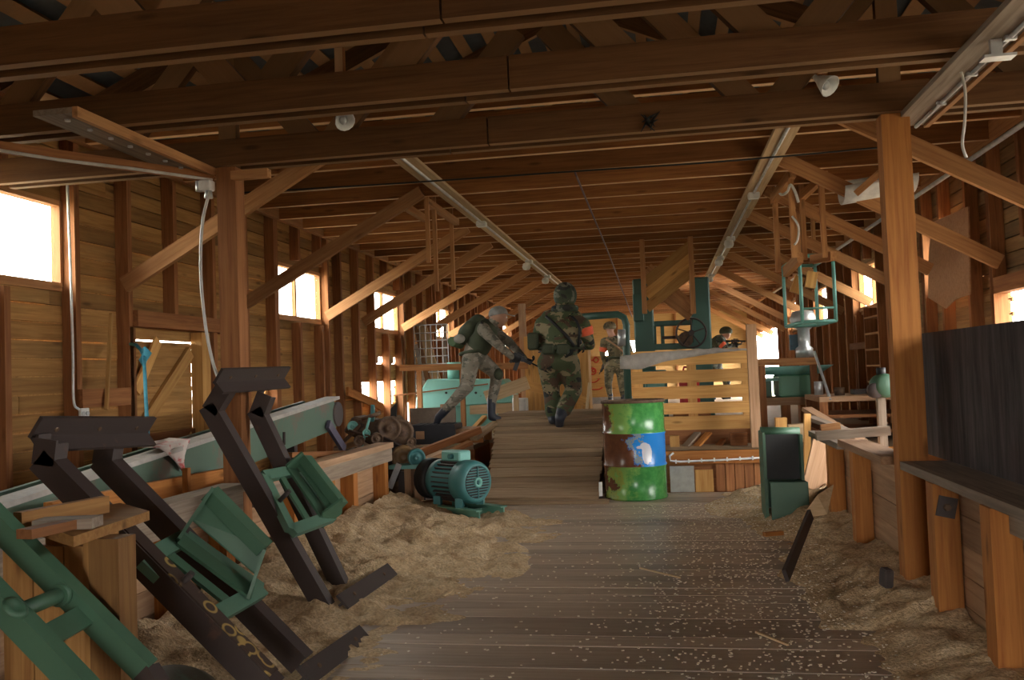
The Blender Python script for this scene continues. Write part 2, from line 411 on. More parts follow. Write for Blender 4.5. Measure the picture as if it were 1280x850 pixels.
def portal(c, d, sx, sy):
    L = bpy.data.lights.new('daylight', 'AREA'); L.shape = 'RECTANGLE'; L.size = sx; L.size_y = sy; L.cycles.is_portal = True
    o = bpy.data.objects.new('daylight', L); C.objects.link(o); o.location = c; o.rotation_euler = Vector(d).to_track_quat('-Z', 'Z').to_euler()
for a, b in winL[:5]: portal((XL-0.1, (a+b)/2, (WZ0+WZ1)/2), (1, 0, 0), b-a, WZ1-WZ0)
for a, b in winR[:3]: portal((XR+0.1, (a+b)/2, (WZ0+WZ1)/2), (-1, 0, 0), b-a, WZ1-WZ0)
for (a, b, c, d) in holesR[:3]: portal((XR+0.06, (a+b)/2, (c+d)/2), (-1, 0, 0), b-a, d-c)
portal((0.05, YF-0.05, 0.85), (0, 1, 0), 1.3, 1.7)
portal((XL-0.06, 11.5, 1.0), (1, 0, 0), 1.5, 0.25)

# ceiling: joists, tie beams, webs, rafters, roof ---------------------
ceil = thing('ceiling', (XC, 0, ZJ), kind='structure')
y = 5.2; ys = []
while y < YB-0.2: ys.append(y); y += 0.585
for q in ys:
    dz = R.uniform(-0.006, 0.006); yy = q + R.uniform(-0.02, 0.02)
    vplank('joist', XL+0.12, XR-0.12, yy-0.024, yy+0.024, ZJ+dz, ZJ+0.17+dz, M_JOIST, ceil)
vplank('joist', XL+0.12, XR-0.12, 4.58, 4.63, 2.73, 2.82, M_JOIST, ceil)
TB = 2.33
for q in (2.87, 3.64, 4.47):
    for dy in (-0.055, 0.055):
        j = R.uniform(-1.6, -0.4)
        for a, b in ((XL+0.12, j-0.004), (j+0.004, XR-0.12)):
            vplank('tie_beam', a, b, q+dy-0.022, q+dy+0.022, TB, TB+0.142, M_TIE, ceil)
EAVE, RIDGE = 2.92, 4.35
def roofz(x): return EAVE + (RIDGE-EAVE)*(1-abs(x-XC)/(XR-XC))
for q in (2.87, 3.64, 4.47):
    for (xa, xb) in ((-2.98, -2.45), (-1.80, -2.32), (-1.70, -1.18), (-1.12, -0.68)):
        for mir in (0, 1):
            a, b = (xa, xb) if not mir else (2*XC-xa, 2*XC-xb)
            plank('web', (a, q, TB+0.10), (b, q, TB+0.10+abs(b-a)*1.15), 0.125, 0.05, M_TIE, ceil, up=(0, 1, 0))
rafs = [1.2, 2.0, 2.87, 3.64, 4.47] + ys[::2]
for q in rafs:
    for s in (-1, 1):
        xe = XL-0.25 if s < 0 else XR+0.25
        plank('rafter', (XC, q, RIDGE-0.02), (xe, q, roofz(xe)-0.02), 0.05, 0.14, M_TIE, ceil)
pm = MB()
for s in (-1, 1):
    for k in range(16):
        x = XC + s*(0.10+k*0.22); pm.box((x, (YF+YB)/2, roofz(x)+0.075), (0.10, YB-YF, 0.022), Euler((0, s*math.atan((RIDGE-EAVE)/(XR-XC)), 0)).to_matrix())
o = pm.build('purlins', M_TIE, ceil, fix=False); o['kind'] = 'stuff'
M_ROOF = plain('roofing sheet', (0.06, 0.07, 0.078), 0.6)
rm = MB()
for s in (-1, 1):
    xe = XL-0.4 if s < 0 else XR+0.4; nrm = Vector((s*(RIDGE-EAVE), 0, XR-XC)).normalized()
    def rp(x, y_): return Vector((x, y_, roofz(x)+0.10))
    cut = [(XC, XC+s*1.35, YF-0.3, YB+0.3), (XC+s*1.35, XC+s*2.3, YF-0.3, 15.5), (XC+s*1.35, XC+s*2.3, 17.6 if s > 0 else 15.5, YB+0.3), (XC+s*2.3, xe, YF-0.3, YB+0.3)]
    for (xa, xb, ya, yb) in cut: rm.prism([rp(xa, ya), rp(xb, ya), rp(xb, yb), rp(xa, yb)], (0, 0, 0.02))
rm.build('roof_sheet', M_ROOF, ceil)

for q in (XPL, XPR+0.02):
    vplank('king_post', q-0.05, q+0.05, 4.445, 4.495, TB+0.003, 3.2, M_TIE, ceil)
# knee braces, each from a wall stud up to the joists
for yb in (5.63, 7.44, 9.43, 10.66, 12.38, 13.75, 15.25, 17.0, 18.8, 20.6, 22.4):
    plank('knee_brace', (XL+0.10, yb, 1.87), (-2.02+R.uniform(-0.03, 0.03), yb, 2.77), 0.045, 0.11, M_BRACE, ceil)
for yb in (5.62, 7.15, 8.36, 9.64, 11.32, 13.0, 15.0, 17.05, 19.0, 21.0, 23.0):
    plank('knee_brace', (XR-0.05, yb, 1.855) if yb != 8.36 else (2.40, yb, 1.94), (0.99+R.uniform(-0.03, 0.03), yb, 2.76), 0.045, 0.11, M_BRACE, ceil)

# ================================================================== fixed timber: posts, half walls, door
def part_plank(t, name, *a, **k): return plank(name, *a, parent=t, **k)
pl_ = thing('timber_post', (XPL, 4.47, 0), 'slender timber post on the left under the third tie beam', 'post')
vplank('shaft', XPL-0.055, XPL+0.055, 4.42, 4.52, 0, 2.327, M_STUD, pl_)
plank('bracket_block', (XPL+0.05, 4.40, 2.27), (XPL+0.26, 4.40, 2.27), 0.05, 0.045, M_BRACE, pl_)
pr_ = thing('timber_post', (XPR+0.02, 4.5, 0), 'sturdy timber post on the right beside the dark sheet panel', 'post')
vplank('shaft', XPR-0.035, XPR+0.095, 4.42, 4.52, 0, 2.327, M_ORANGE, pr_)
for x, y, z1, lab in ((0.84, 8.53, 1.53, 'short pale post at the right end of the slatted pallet'), (-1.86, 11.9, 2.1, 'thin far post beside the yellow boarded crate')):
    t = thing('timber_post', (x, y, DECK), lab, 'post'); vplank('shaft', x-0.045, x+0.045, y-0.04, y+0.04, DECK, z1, M_TAN, t)

hl = thing('wall_half_left', (XPL, 4.6, 0), kind='structure')
for a, b, m in ((2.0, 4.41, M_GREYW), (4.53, 7.03, M_TAN)):
    vplank('rail', XPL-0.06, XPL+0.075, a, b, 0.575, 0.62, m, hl); vplank('fascia', XPL+0.04, XPL+0.065, a, b-0.01, 0.47, 0.572, M_GREYW, hl)
for yy in (2.4, 3.1, 3.8, 4.30, 5.15, 5.75, 6.2, 6.93): vplank('stud', XPL-0.06, XPL+0.04, yy-0.045, yy+0.045, 0, 0.572, M_ORANGE, hl)
for r in range(5): vplank('board', XPL-0.09, XPL-0.062, 2.0, 7.0, r*0.114, r*0.114+0.111, M_TAN, hl)
hr = thing('wall_half_right', (XPR, 5.0, 0), kind='structure')
for yy in (2.55, 3.33, 3.98, 5.55, 6.33): vplank('stud', XPR-0.03, XPR+0.07, yy-0.05, yy+0.05, 0, 0.625, M_ORANGE, hr)
for a, b in ((1.8, 3.35), (3.352, 4.7), (4.702, 6.9)):
    for r in range(5):
        d = R.uniform(-0.004, 0.004); vplank('board', XPR+0.075+d, XPR+0.10+d, a, b-0.003, r*0.125, r*0.125+0.122, M_TAN, hr); vplank('backing', XPR+0.106, XPR+0.115, a, b-0.001, r*0.125-0.02, r*0.125+0.02 if r else 0.02, M_TAN, hr) if r else None
vplank('ledge', XPR-0.035, XPR+0.34, 1.8, 4.41, 0.632, 0.67, M_GREYW, hr)
vplank('rail', XPR-0.065, XPR+0.09, 4.66, 5.75, 0.627, 0.668, M_TAN, hr); vplank('rail', XPR-0.06, XPR+0.08, 5.8, 6.9, 0.60, 0.64, M_GREYW, hr)
vplank('fascia', XPR+0.03, XPR+0.072, 1.8, 3.28, 0.54, 0.63, M_GREYW, hr)

hp = Vector((XPR+0.02, 3.925, 0.53))
t = thing('hinge_plate', hp, 'rusty square steel plate with a bolt on a half wall stud', 'plate')
MB().box(hp, (0.075, 0.008, 0.085), Euler((0, 0.22, 0)).to_matrix()).build('plate', M_DARKST, t)
MB().cyl(hp+Vector((0, -0.004, 0)), hp+Vector((0, -0.022, 0)), 0.017, 0.014, 6, smooth=False).build('bolt', M_RUST, t)

# boarded side door in the left wall
d1 = thing('door_1', (XL, 6.24, 0), kind='structure')
for r in range(13): vplank('board', XL-0.02, XL, 5.79, 6.668, r*0.114+0.01, r*0.114+0.122, M_BOARD, d1)
vplank('backing', XL-0.04, XL-0.022, 5.77, 6.70, 0.01, 1.492, M_BOARD, d1); vplank('lintel_board', XL-0.04, XL-0.01, 5.75, 6.72, 1.505, 1.60, M_BOARD, d1)
for a, b, c, d in ((5.84, 0.80, 6.62, 1.42), (5.84, 0.05, 6.62, 0.74)): plank('diagonal', (XL+0.02, a+0.02, b), (XL+0.02, c, d), 0.10, 0.03, M_PINE, d1, up=(1, 0, 0))
plank('diagonal', (XL+0.045, 5.83, 1.12), (XL+0.045, 6.12, 1.5), 0.09, 0.02, M_PINE, d1, up=(1, 0, 0))
vplank('jamb', XL, XL+0.1, 6.67, 6.80, 0, 1.58, M_PINE, d1); vplank('jamb', XL, XL+0.1, 5.68, 5.75, 0, 1.58, M_STUD, d1)
vplank('cross_rail', XL+0.002, XL+0.03, 5.8, 6.66, 0.74, 0.80, M_STUD, d1)

# ================================================================== runners under the joists, cables
def runner(x, y0, y1, z, m, label, w=0.16):
    t = thing('ceiling_runner', (x, (y0+y1)/2, z), label, 'beam')
    n = max(1, int((y1-y0)/3.4)); ed = [y0+(y1-y0)*i/n for i in range(n+1)]
    for a, b in zip(ed, ed[1:]): vplank('board', x-w/2, x+w/2, a+0.003, b-0.003, z-0.025, z, m, t)
    return t
ra = runner(-1.76, 5.3, 15.6, 2.735, M_PALE, 'long pale board on the joists left of centre carrying a conduit')
MB().cyl((-1.75, 5.3, 2.70), (-1.75, 15.5, 2.70), 0.012, n=8).build('conduit', M_GALV, ra)
rb = runner(0.89, 5.3, 16.6, 2.735, M_PALE, 'long pale board on the joists right of centre carrying a conduit')
MB().cyl((0.885, 5.3, 2.70), (0.885, 16.4, 2.70), 0.012, n=8).build('conduit', M_GALV, rb)
for rr, xx, yl in ((ra, -1.75, (8.75, 12.0, 14.0)), (rb, 0.885, (8.2, 10.9, 12.8, 15.2))):
    for yy in yl:
        big = yy > 10
        m_ = MB().bb(xx-0.05, xx+0.05, yy-0.05, yy+0.05, 2.655, 2.708)
        if big: m_.lathe((xx-0.03, yy-0.06, 2.66), (0, 0, -1), [(0.0, 0), (0.045, 0), (0.06, 0.05), (0.045, 0.09), (0, 0.10)], 12)
        m_.build('junction_box', M_WHITE, rr, bevel=0.008)
rc = runner(1.25, 2.2, 4.6, 2.33, M_GREYW, 'short wide board under the near tie beams at the upper right', 0.15)
MB().cyl((1.29, 2.3, 2.298), (1.29, 4.6, 2.298), 0.009, n=8).build('conduit', M_GALV, rc)
vplank('edge_strip', 1.326, 1.35, 2.2, 4.6, 2.29, 2.33, M_BRACE, rc)
for yy in (3.0, 3.4, 3.8, 4.2): MB().bb(1.27, 1.31, yy-0.01, yy+0.01, 2.287, 2.304).build('clip', M_GALV, rc)
m_ = MB().bb(1.23, 1.27, 3.42, 3.44, 2.24, 2.303).bb(1.20, 1.31, 3.40, 3.46, 2.232, 2.242); m_.build('hook', M_GALV, rc)
rd = runner(-2.47, 3.28, 4.5, 2.33, M_GREYW, 'short wide board with screw heads under the tie beams at upper left', 0.19)
vplank('edge_strip', -2.38, -2.355, 3.28, 4.5, 2.285, 2.33, M_BRACE, rd)
for i in range(8):
    yy = 3.36+i*0.15; MB().cyl((-2.46, yy, 2.306), (-2.46, yy, 2.296), 0.012, n=8).build('screw', M_GALV, rd)
a, b = P(-20, 181, Z=2.28), P(266, 222, Z=2.28)
rl = thing('cable_board', b, 'narrow board with a pinned cable running from upper left to the post', 'board')
plank('board', a, b, 0.03, 0.05, M_STUD, rl)
o2 = Vector((0.012, -0.03, -0.02)); MB().tube([a+o2, a.lerp(b, .3)+o2+Vector((0, 0, -.008)), a.lerp(b, .6)+o2, b+o2], 0.008).build('cable', M_CABLE, rl)
sb = thing('socket_cluster', b, 'grey socket boxes clustered at the top of the left post', 'socket')
MB().bb(b.x-0.04, b.x+0.03, b.y-0.09, b.y-0.03, b.z-0.085, b.z-0.03).build('box', M_WHITE, sb, bevel=0.006)
MB().cyl((b.x-0.045, b.y-0.06, b.z-0.085), (b.x-0.045, b.y-0.06, b.z-0.03), 0.022, n=10).build('socket', M_GALV, sb)
MB().cyl((b.x+0.005, b.y-0.06, b.z-0.125), (b.x+0.005, b.y-0.06, b.z-0.085), 0.024, 0.018, n=10).build('plug', M_GALV, sb)
def cable(name, pts, r, m, label, cat='cable'):
    # smooth through the points
    pts = [Vector(p) for p in pts]; q = []
    for i in range(len(pts)-1):
        p0, p1, p2, p3 = pts[max(i-1, 0)], pts[i], pts[i+1], pts[min(i+2, len(pts)-1)]
        for k in range(6):
            u = k/6; q.append(0.5*((2*p1)+(p2-p0)*u+(2*p0-5*p1+4*p2-p3)*u*u+(3*p1-p0-3*p2+p3)*u**3))
    q.append(pts[-1]); o = MB().tube(q, r, 6).build(name, m); return tag(o, label, cat)
cable('hanging_cable', [P(262, 240, Y=4.3), P(253, 280, Y=4.28), P(251, 340, Y=4.25), P(256, 400, Y=4.22), P(264, 445, Y=4.18), P(273, 474, Y=4.1)], 0.008, M_CABLE, 'grey cable hanging from the left sockets down to the steel arm')
cable('hanging_cable', [P(1197, 75, Y=3.8), P(1206, 110, Y=3.78), P(1206, 150, Y=3.78), P(1203, 180, Y=3.78), P(1208, 197, Y=3.78)], 0.006, M_CABLE, 'loose grey cable end dangling below the upper right board')
cable('ceiling_wire', [P(300, 241, Y=6.6), P(500, 229, Y=6.55), P(720, 214, Y=6.5), P(900, 202, Y=6.5), P(1105, 184, Y=6.5)], 0.007, M_BLACK, 'thin black wire strung across under the joists', 'wire')
cable('dark_rope', [P(719, 216, Y=6.9), P(738, 262, Y=8.4), P(762, 320, Y=11), P(790, 396, Y=17)], 0.009, plain('purple cord', (0.13, 0.08, 0.09)), 'thin dark rope running along the ceiling toward the back', 'rope')
cable('wall_conduit', [P(84, 226, X=-3.66), P(88, 330, X=-3.66), P(91, 440, X=-3.66), P(92, 500, X=-3.66), P(98, 511, X=-3.66), P(103, 512, X=-3.66)], 0.008, M_WHITE, 'white cable running down the left wall stud to a socket', 'cable')
t = thing('wall_socket', P(105, 518, X=-3.655), 'white double wall socket on the left wall block', 'socket'); q = P(105, 517, X=-3.655)
MB().box(q, (0.02, 0.085, 0.07)).build('plate', M_WHITE, t, bevel=0.004)
for s in (-1, 1): MB().cyl(q+Vector((0.01, s*0.02, 0)), q+Vector((0.016, s*0.02, 0)), 0.015, n=10).build('outlet', M_GALV, t)

# ================================================================== barrel
def barrel_mat():
    m, nt, b = mat('drum paint'); tc = N(nt, 'ShaderNodeTexCoord'); sp = N(nt, 'ShaderNodeSeparateXYZ'); nt.links.new(tc.outputs['Object'], sp.inputs[0])
    v = coords(nt, rnd=False); n1 = noise(nt, v, 5.5, 6, 0.65); n2 = noise(nt, v, 20, 5, 0.6)
    def math_(op, a, b_=None):
        k = N(nt, 'ShaderNodeMath', operation=op)
        for i, q in enumerate((a, b_)):
            if q is None: continue
            if isinstance(q, (int, float)): k.inputs[i].default_value = q
            else: nt.links.new(q, k.inputs[i])
        return k.outputs[0]
    green = mix(nt, ramp(nt, n2, [(0.4, (0, 0, 0)), (0.7, (1, 1, 1))]), (0.045, 0.23, 0.055), (0.09, 0.34, 0.085))
    green = mix(nt, ramp(nt, math_('ADD', math_('MULTIPLY', sp.outputs[0], -2.0), n1), [(0.50, (0, 0, 0)), (0.62, (1, 1, 1))]), green, (0.22, 0.42, 0.10))
    z = sp.outputs[2]; x = sp.outputs[0]
    mid = math_('MULTIPLY', math_('GREATER_THAN', z, 0.295), math_('LESS_THAN', z, 0.585))
    c = mix(nt, mid, green, (0.02, 0.22, 0.62))
    # rust grows from the left of the drum, most in the middle band
    e = math_('ADD', math_('MULTIPLY', n1, 1.0), math_('MULTIPLY', x, -1.5)); e = math_('ADD', e, math_('SUBTRACT', math_('MULTIPLY', mid, 0.27), 0.10))
    rust = mix(nt, n2, (0.07, 0.025, 0.014), (0.19, 0.07, 0.03))
    c = mix(nt, ramp(nt, e, [(0.66, (0, 0, 0)), (0.70, (1, 1, 1))]), c, rust)
    yel = math_('MULTIPLY', math_('GREATER_THAN', e, 0.60), math_('LESS_THAN', e, 0.66)); c = mix(nt, math_('MULTIPLY', yel, 0.6), c, (0.35, 0.30, 0.05))
    # white printed emblem, a bird-like blotch
    def box_(x0, x1, z0, z1):
        return math_('MULTIPLY', math_('MULTIPLY', math_('GREATER_THAN', x, x0), math_('LESS_THAN', x, x1)), math_('MULTIPLY', math_('GREATER_THAN', z, z0), math_('LESS_THAN', z, z1)))
    def ell_(cx, cz, rx, rz):
        a = math_('DIVIDE', math_('SUBTRACT', x, cx), rx); b2 = math_('DIVIDE', math_('SUBTRACT', z, cz), rz)
        return math_('LESS_THAN', math_('ADD', math_('ADD', math_('MULTIPLY', a, a), math_('MULTIPLY', b2, b2)), math_('MULTIPLY', math_('SUBTRACT', n2, 0.5), 1.2)), 1.0)
    em = math_('MAXIMUM', math_('MAXIMUM', ell_(0.115, 0.41, 0.042, 0.09), ell_(0.095, 0.475, 0.038, 0.032)), math_('MAXIMUM', ell_(0.055, 0.467, 0.03, 0.014), box_(0.09, 0.15, 0.335, 0.37)))
    em = math_('MULTIPLY', em, math_('LESS_THAN', sp.outputs[1], 0.0)); c = mix(nt, math_('MULTIPLY', em, 0.9), c, (0.62, 0.60, 0.60))
    nt.links.new(c, b.inputs['Base Color']); b.inputs['Roughness'].default_value = 0.24; bump(nt, b, n2, 0.08, 0.003)
    return m
c0 = P(793, 560, Y=8.04); bc = Vector((c0.x, 8.04, 0))
bt = thing('oil_drum', bc, 'rusty green and blue steel oil drum standing beside the ramp', 'barrel')
prof = [(0.275, 0.0), (0.283, 0.006), (0.283, 0.02), (0.277, 0.025)]
for zc in (0.295, 0.585): prof += [(0.277, zc-0.02), (0.285, zc-0.008), (0.287, zc), (0.285, zc+0.008), (0.277, zc+0.02)]
prof += [(0.277, 0.845), (0.284, 0.85), (0.284, 0.87), (0.272, 0.87), (0.270, 0.85), (0.0, 0.848)]
MB().lathe(bc, (0, 0, 1), [(0, 0)]+prof, 48).build('shell', barrel_mat(), bt, fix=True)
MB().lathe(bc, (0, 0, 1), [(0.270, 0.849), (0.286, 0.849), (0.287, 0.862), (0.286, 0.874), (0.270, 0.874), (0.268, 0.86), (0.270, 0.849)], 48).build('rim', M_RUST, bt)
MB().cyl(bc+Vector((0.1, 0.1, 0.849)), bc+Vector((0.1, 0.1, 0.865)), 0.035, n=12).build('bung', M_RUST, bt)

# ================================================================== ramp
rt = thing('plank_ramp', (-1.2, 9.0, 0), 'sloping ramp of narrow crosswise planks beside the oil drum', 'ramp')
a0, a1 = Vector((-1.60, 7.74, 0.03)), Vector((-1.97, 10.4, 0.66)); b0, b1 = Vector((-0.60, 7.74, 0.03)), Vector((-0.66, 10.4, 0.66))
n = 20; nrm = (b0-a0).cross(a1-a0).normalized(); nrm = nrm if nrm.z > 0 else -nrm
for i in range(n):
    u = (i+0.5)/n; L = a0.lerp(a1, u); Q = b0.lerp(b1, u); dz = R.uniform(-0.005, 0.005)
    plank('plank', L+Vector((R.uniform(-0.012, 0.012), 0, dz)), Q+Vector((R.uniform(-0.01, 0.01), 0, dz)), (a1-a0).length/n-0.014, 0.03, M_RAMP, rt, up=nrm)
for q0, q1 in ((a0, a1), (b0, b1)):
    s = 0.06 if q0 is a0 else -0.06
    m_ = MB(); x0, x1 = q0.x+s, q1.x+s
    m_.prism([(x0-0.02, 7.8, 0.0), (x1-0.02, 10.38, 0.0), (x1-0.02, 10.38, 0.64), (x0-0.02, 7.8, 0.025)], (0.04, 0, 0)); m_.build('stringer', M_STUD, rt)
vplank('toe_board', -1.62, -0.50, 7.64, 7.735, 0.0, 0.028, M_RAMP, rt)
plank('edge_strip', (-0.575, 7.76, 0.05), (-0.575, 7.78, 0.17), 0.03, 0.02, M_WHITE, rt)
for i in range(7): vplank('landing_plank', -1.99, -0.64, 10.41+i*0.14, 10.545+i*0.14, 0.635, 0.66, M_RAMP, rt)
for x in (-1.9, -0.75):
    for yy in (10.5, 11.3): vplank('landing_leg', x-0.04, x+0.04, yy-0.04, yy+0.04, DECK, 0.635, M_STUD, rt)

# ================================================================== pallet screen and what is around it
pt = thing('pallet', (0.29, 9.05, 0.47), 'slatted pallet of yellow pine standing on edge behind the drum', 'pallet')
xa, xb = P(790, 470, Y=9.02).x, P(941, 470, Y=9.02).x
for (ya, yb_) in ((437, 456), (462.5, 478), (482.5, 498), (503, 517), (520.5, 537)):
    z1, z0 = P(865, ya, Y=9.02).z, P(865, yb_, Y=9.02).z
    vplank('slat', xa, xb, 9.0, 9.022, z0, z1, M_PINE, pt)
zb, zt = P(865, 537, Y=9.02).z, P(865, 440, Y=9.02).z
for x in (xa+0.06, (xa+xb)/2, xb-0.06): vplank('stringer', x-0.045, x+0.045, 9.023, 9.10, zb, zt, M_PINE, pt)
for (ya, yb_) in ((437, 456), (482.5, 498), (520.5, 537)):
    z1, z0 = P(865, ya, Y=9.02).z, P(865, yb_, Y=9.02).z; vplank('back_slat', xa, xb, 9.101, 9.122, z0, z1, M_PINE, pt)
su = thing('pallet_sleeper', (0.29, 9.06, DECK), 'dark beam lying under the slatted pallet', 'beam')
vplank('beam', xa-0.02, xb+0.02, 8.98, 9.13, DECK, zb, M_STUD, su)
# tarp over the top edge
vs_ = []; nn = 28
m_ = MB(); top = [(775, 447, 461), (800, 442, 462), (830, 440, 452), (860, 438, 447), (890, 436.5, 442), (920, 436, 438.5), (937, 436, 437.5)]
rows = []
for i in range(nn+1):
    u = i/nn*(len(top)-1); k = min(int(u), len(top)-2); w_ = u-k
    x_, t_, l_ = [top[k][j]*(1-w_)+top[k+1][j]*w_ for j in range(3)]
    wob = 0.008*math.sin(i*1.7)
    bk_ = P(x_, t_, Y=9.3); fr = P(x_, t_+1.0, Y=8.985); lo = P(x_, l_, Y=8.975)
    rows.append([bk_+Vector((0, 0, 0.01+wob)), fr+Vector((0, -0.004+wob*0.5, 0.012)), fr.lerp(lo, 0.5)+Vector((0, -0.012+wob, 0)), lo+Vector((0, -0.008, 0))])
for i in range(nn):
    for j in range(3): m_.add([rows[i][j], rows[i+1][j], rows[i+1][j+1], rows[i][j+1]], [(0, 1, 2, 3)], True)
o = m_.build('grey_tarp', plain('grey tarp', (0.40, 0.37, 0.33), 0.85)); s_ = o.modifiers.new('thick', 'SOLIDIFY'); s_.thickness = 0.006
tag(o, 'crumpled grey tarp draped along the top of the slatted pallet', 'tarp')
# boards leaning in the dark gap under the pallet
for (xA, yA, xB, yB, m, lab) in ((852, 566, 872, 541, M_GREYW, 'grey board leaning in the gap below the pallet'), (866, 566, 886, 541, M_ORANGE, 'orange board leaning in the gap below the pallet'),
                                 (893, 566, 905, 549, M_STUD, 'small dark offcut leaning in the gap below the pallet')):
    o = plank('leaning_board', P(xA, yA, Y=8.72)+Vector((0, 0, 0.02)), P(xB, yB, Y=8.94), 0.02, 0.08, m, up=(1, 0, 0.4)); tag(o, lab, 'board')
for (x0, x1, ya, yb_, m, lab) in ((838, 849, 545, 566, M_PINE, 'short pine block beside the drum below the pallet'), (914, 934, 541, 566, M_STUD, 'dark wooden block below the right end of the pallet')):
    p, q = P(x0, yb_, Y=8.72), P(x1, ya, Y=8.72); o = vplank('wood_block', p.x, q.x, 8.72, 8.82, DECK, q.z, m); tag(o, lab, 'block')
# riser: edge beam, cable and cladding boards
vplank('edge_beam', -0.05, 2.4, 8.28, 8.36, 0.26, 0.38, M_ORANGE, floor)
for i in range(10):
    x = 0.45+i*0.085; vplank('riser_board', x, x+0.077, 8.315, 8.335, 0.0, 0.255, M_STUD, floor)
vplank('riser_block', 0.26, 0.42, 8.31, 8.345, 0.0, 0.2, M_PINE, floor)
o = MB().bb(0.03, 0.25, 8.30, 8.312, 0.0, 0.24).build('metal_sheet', plain('grey sheet', (0.36, 0.35, 0.31), 0.55)); tag(o, 'plain grey metal sheet leaning on the deck edge beside the drum', 'sheet')
ct = thing('clipped_cable', (0.5, 8.27, 0.27), 'pale cable clipped in a row along the deck edge', 'cable')
pts = [P(842, 566, Y=8.265), P(837, 570, Y=8.265), P(838, 576, Y=8.265), P(850, 577, Y=8.265), P(900, 575, Y=8.265), P(955, 572, Y=8.265)]
MB().tube(pts, 0.009).build('cable', M_WHITE, ct)
for k in range(7):
    q = P(845+k*16, 577-k*0.75, Y=8.262); MB().box(q, (0.014, 0.022, 0.034)).build('clip', M_WHITE, ct)

# ================================================================== electric motor
mt = thing('electric_motor', (-1.75, 7.15, 0.0), 'large teal electric motor on a green steel base at the ramp foot', 'motor')
ax = Vector((0.80, -0.60, 0)).normalized(); fc = P(597, 603, Y=6.95); side = Vector((0.6, 0.8, 0))
r_ = 0.175
MB().lathe(fc, -ax, [(0.0, 0.06), (r_*0.72, 0.03), (r_*0.74, 0.0), (r_*0.80, -0.004), (r_*0.95, 0.02), (r_, 0.06), (r_, 0.16), (r_*0.94, 0.165)], 32).build('fan_cover', M_TEAL, mt)
body = MB().lathe(fc, -ax, [(r_*0.86, 0.16), (r_*0.86, 0.40), (r_*0.95, 0.41), (r_*0.95, 0.47), (r_*0.5, 0.50), (0.0, 0.50)], 32).build('housing', M_TEAL, mt)
fm = MB()
for k in range(26):
    a = 2*math.pi*k/26; rad = side*math.cos(a)+Vector((0, 0, 1))*math.sin(a)
    p = fc-ax*0.17+rad*r_*0.90; fm.bar(p, p-ax*0.22, 0.03, 0.008, up=rad.cross(ax))
fm.build('cooling_fins', M_DARKST, body)
gm = MB()
for k in range(-5, 6):
    h = k*0.021; w_ = math.sqrt(max(0.0, (r_*0.72)**2-h*h)); c = fc+Vector((0, 0, h))+ax*0.004
    gm.bar(c-side*w_, c+side*w_, 0.008, 0.008)
gm.bar(fc+ax*0.006-Vector((0, 0, r_*0.7)), fc+ax*0.006+Vector((0, 0, r_*0.7)), 0.012, 0.008, up=side)
gm.build('grille', M_TEAL, mt)
MB().cyl(fc-ax*0.012, fc-ax*0.004, r_*0.72, n=28).build('fan_recess_shade', M_BLACK, mt)  # black disc stands in for the shade inside the fan cover
MB().lathe(fc+ax*0.0, ax, [(0.04, 0), (0.04, 0.015), (0.03, 0.018), (0.018, 0.012), (0.018, 0.0)], 16).build('hub', M_TURQ, mt)
tb = fc-ax*0.26+Vector((0, 0, r_+0.03))
o = MB().box(tb, (0.24, 0.13, 0.085), frame((0, 0, 0), ax)).build('terminal_box', M_TURQ, mt, bevel=0.012)
MB().cyl(tb+side*-0.065+ax*0.03, tb+side*-0.10+ax*0.03, 0.022, n=10).build('cable_gland', M_TEAL, o)
MB().lathe(fc-ax*0.5, -ax, [(0.0, 0), (r_*0.92, 0.0), (r_*0.98, 0.01), (r_*0.98, 0.12), (r_*0.6, 0.13), (0.0, 0.13)], 28).build('drive_pulley', M_BLACK, mt)
for s in (-1, 1):
    for d in (0.10, 0.38):
        c = fc-ax*d+side*s*0.11; MB().bar((c.x, c.y, 0.095), (c.x, c.y, fc.z-0.12), 0.06, 0.07).build('foot', M_TEAL, mt)
bm_ = MB(); e0 = fc+ax*0.16; e1 = fc-ax*0.55
for s in (-1, 1):
    c0_, c1_ = e0+side*s*0.13, e1+side*s*0.13
    bm_.bar((c0_.x, c0_.y, 0.05), (c1_.x, c1_.y, 0.05), 0.012, 0.085); bm_.bar((c0_.x, c0_.y, 0.09), (c1_.x, c1_.y, 0.09), 0.07, 0.01)
for d in (0.05, 0.3, 0.52):
    c = fc-ax*d; bm_.bar((c-side*0.13).to_2d().to_3d()+Vector((0, 0, 0.045)), (c+side*0.13).to_2d().to_3d()+Vector((0, 0, 0.045)), 0.04, 0.05)
bm_.build('base_frame', paint('green base', (0.13, 0.30, 0.22), amt=0.1), mt)
c = e1; MB().box((c.x, c.y, 0.05), (0.13, 0.26, 0.10), frame((0, 0, 0), ax)).build('wood_packer', M_STUD, mt)

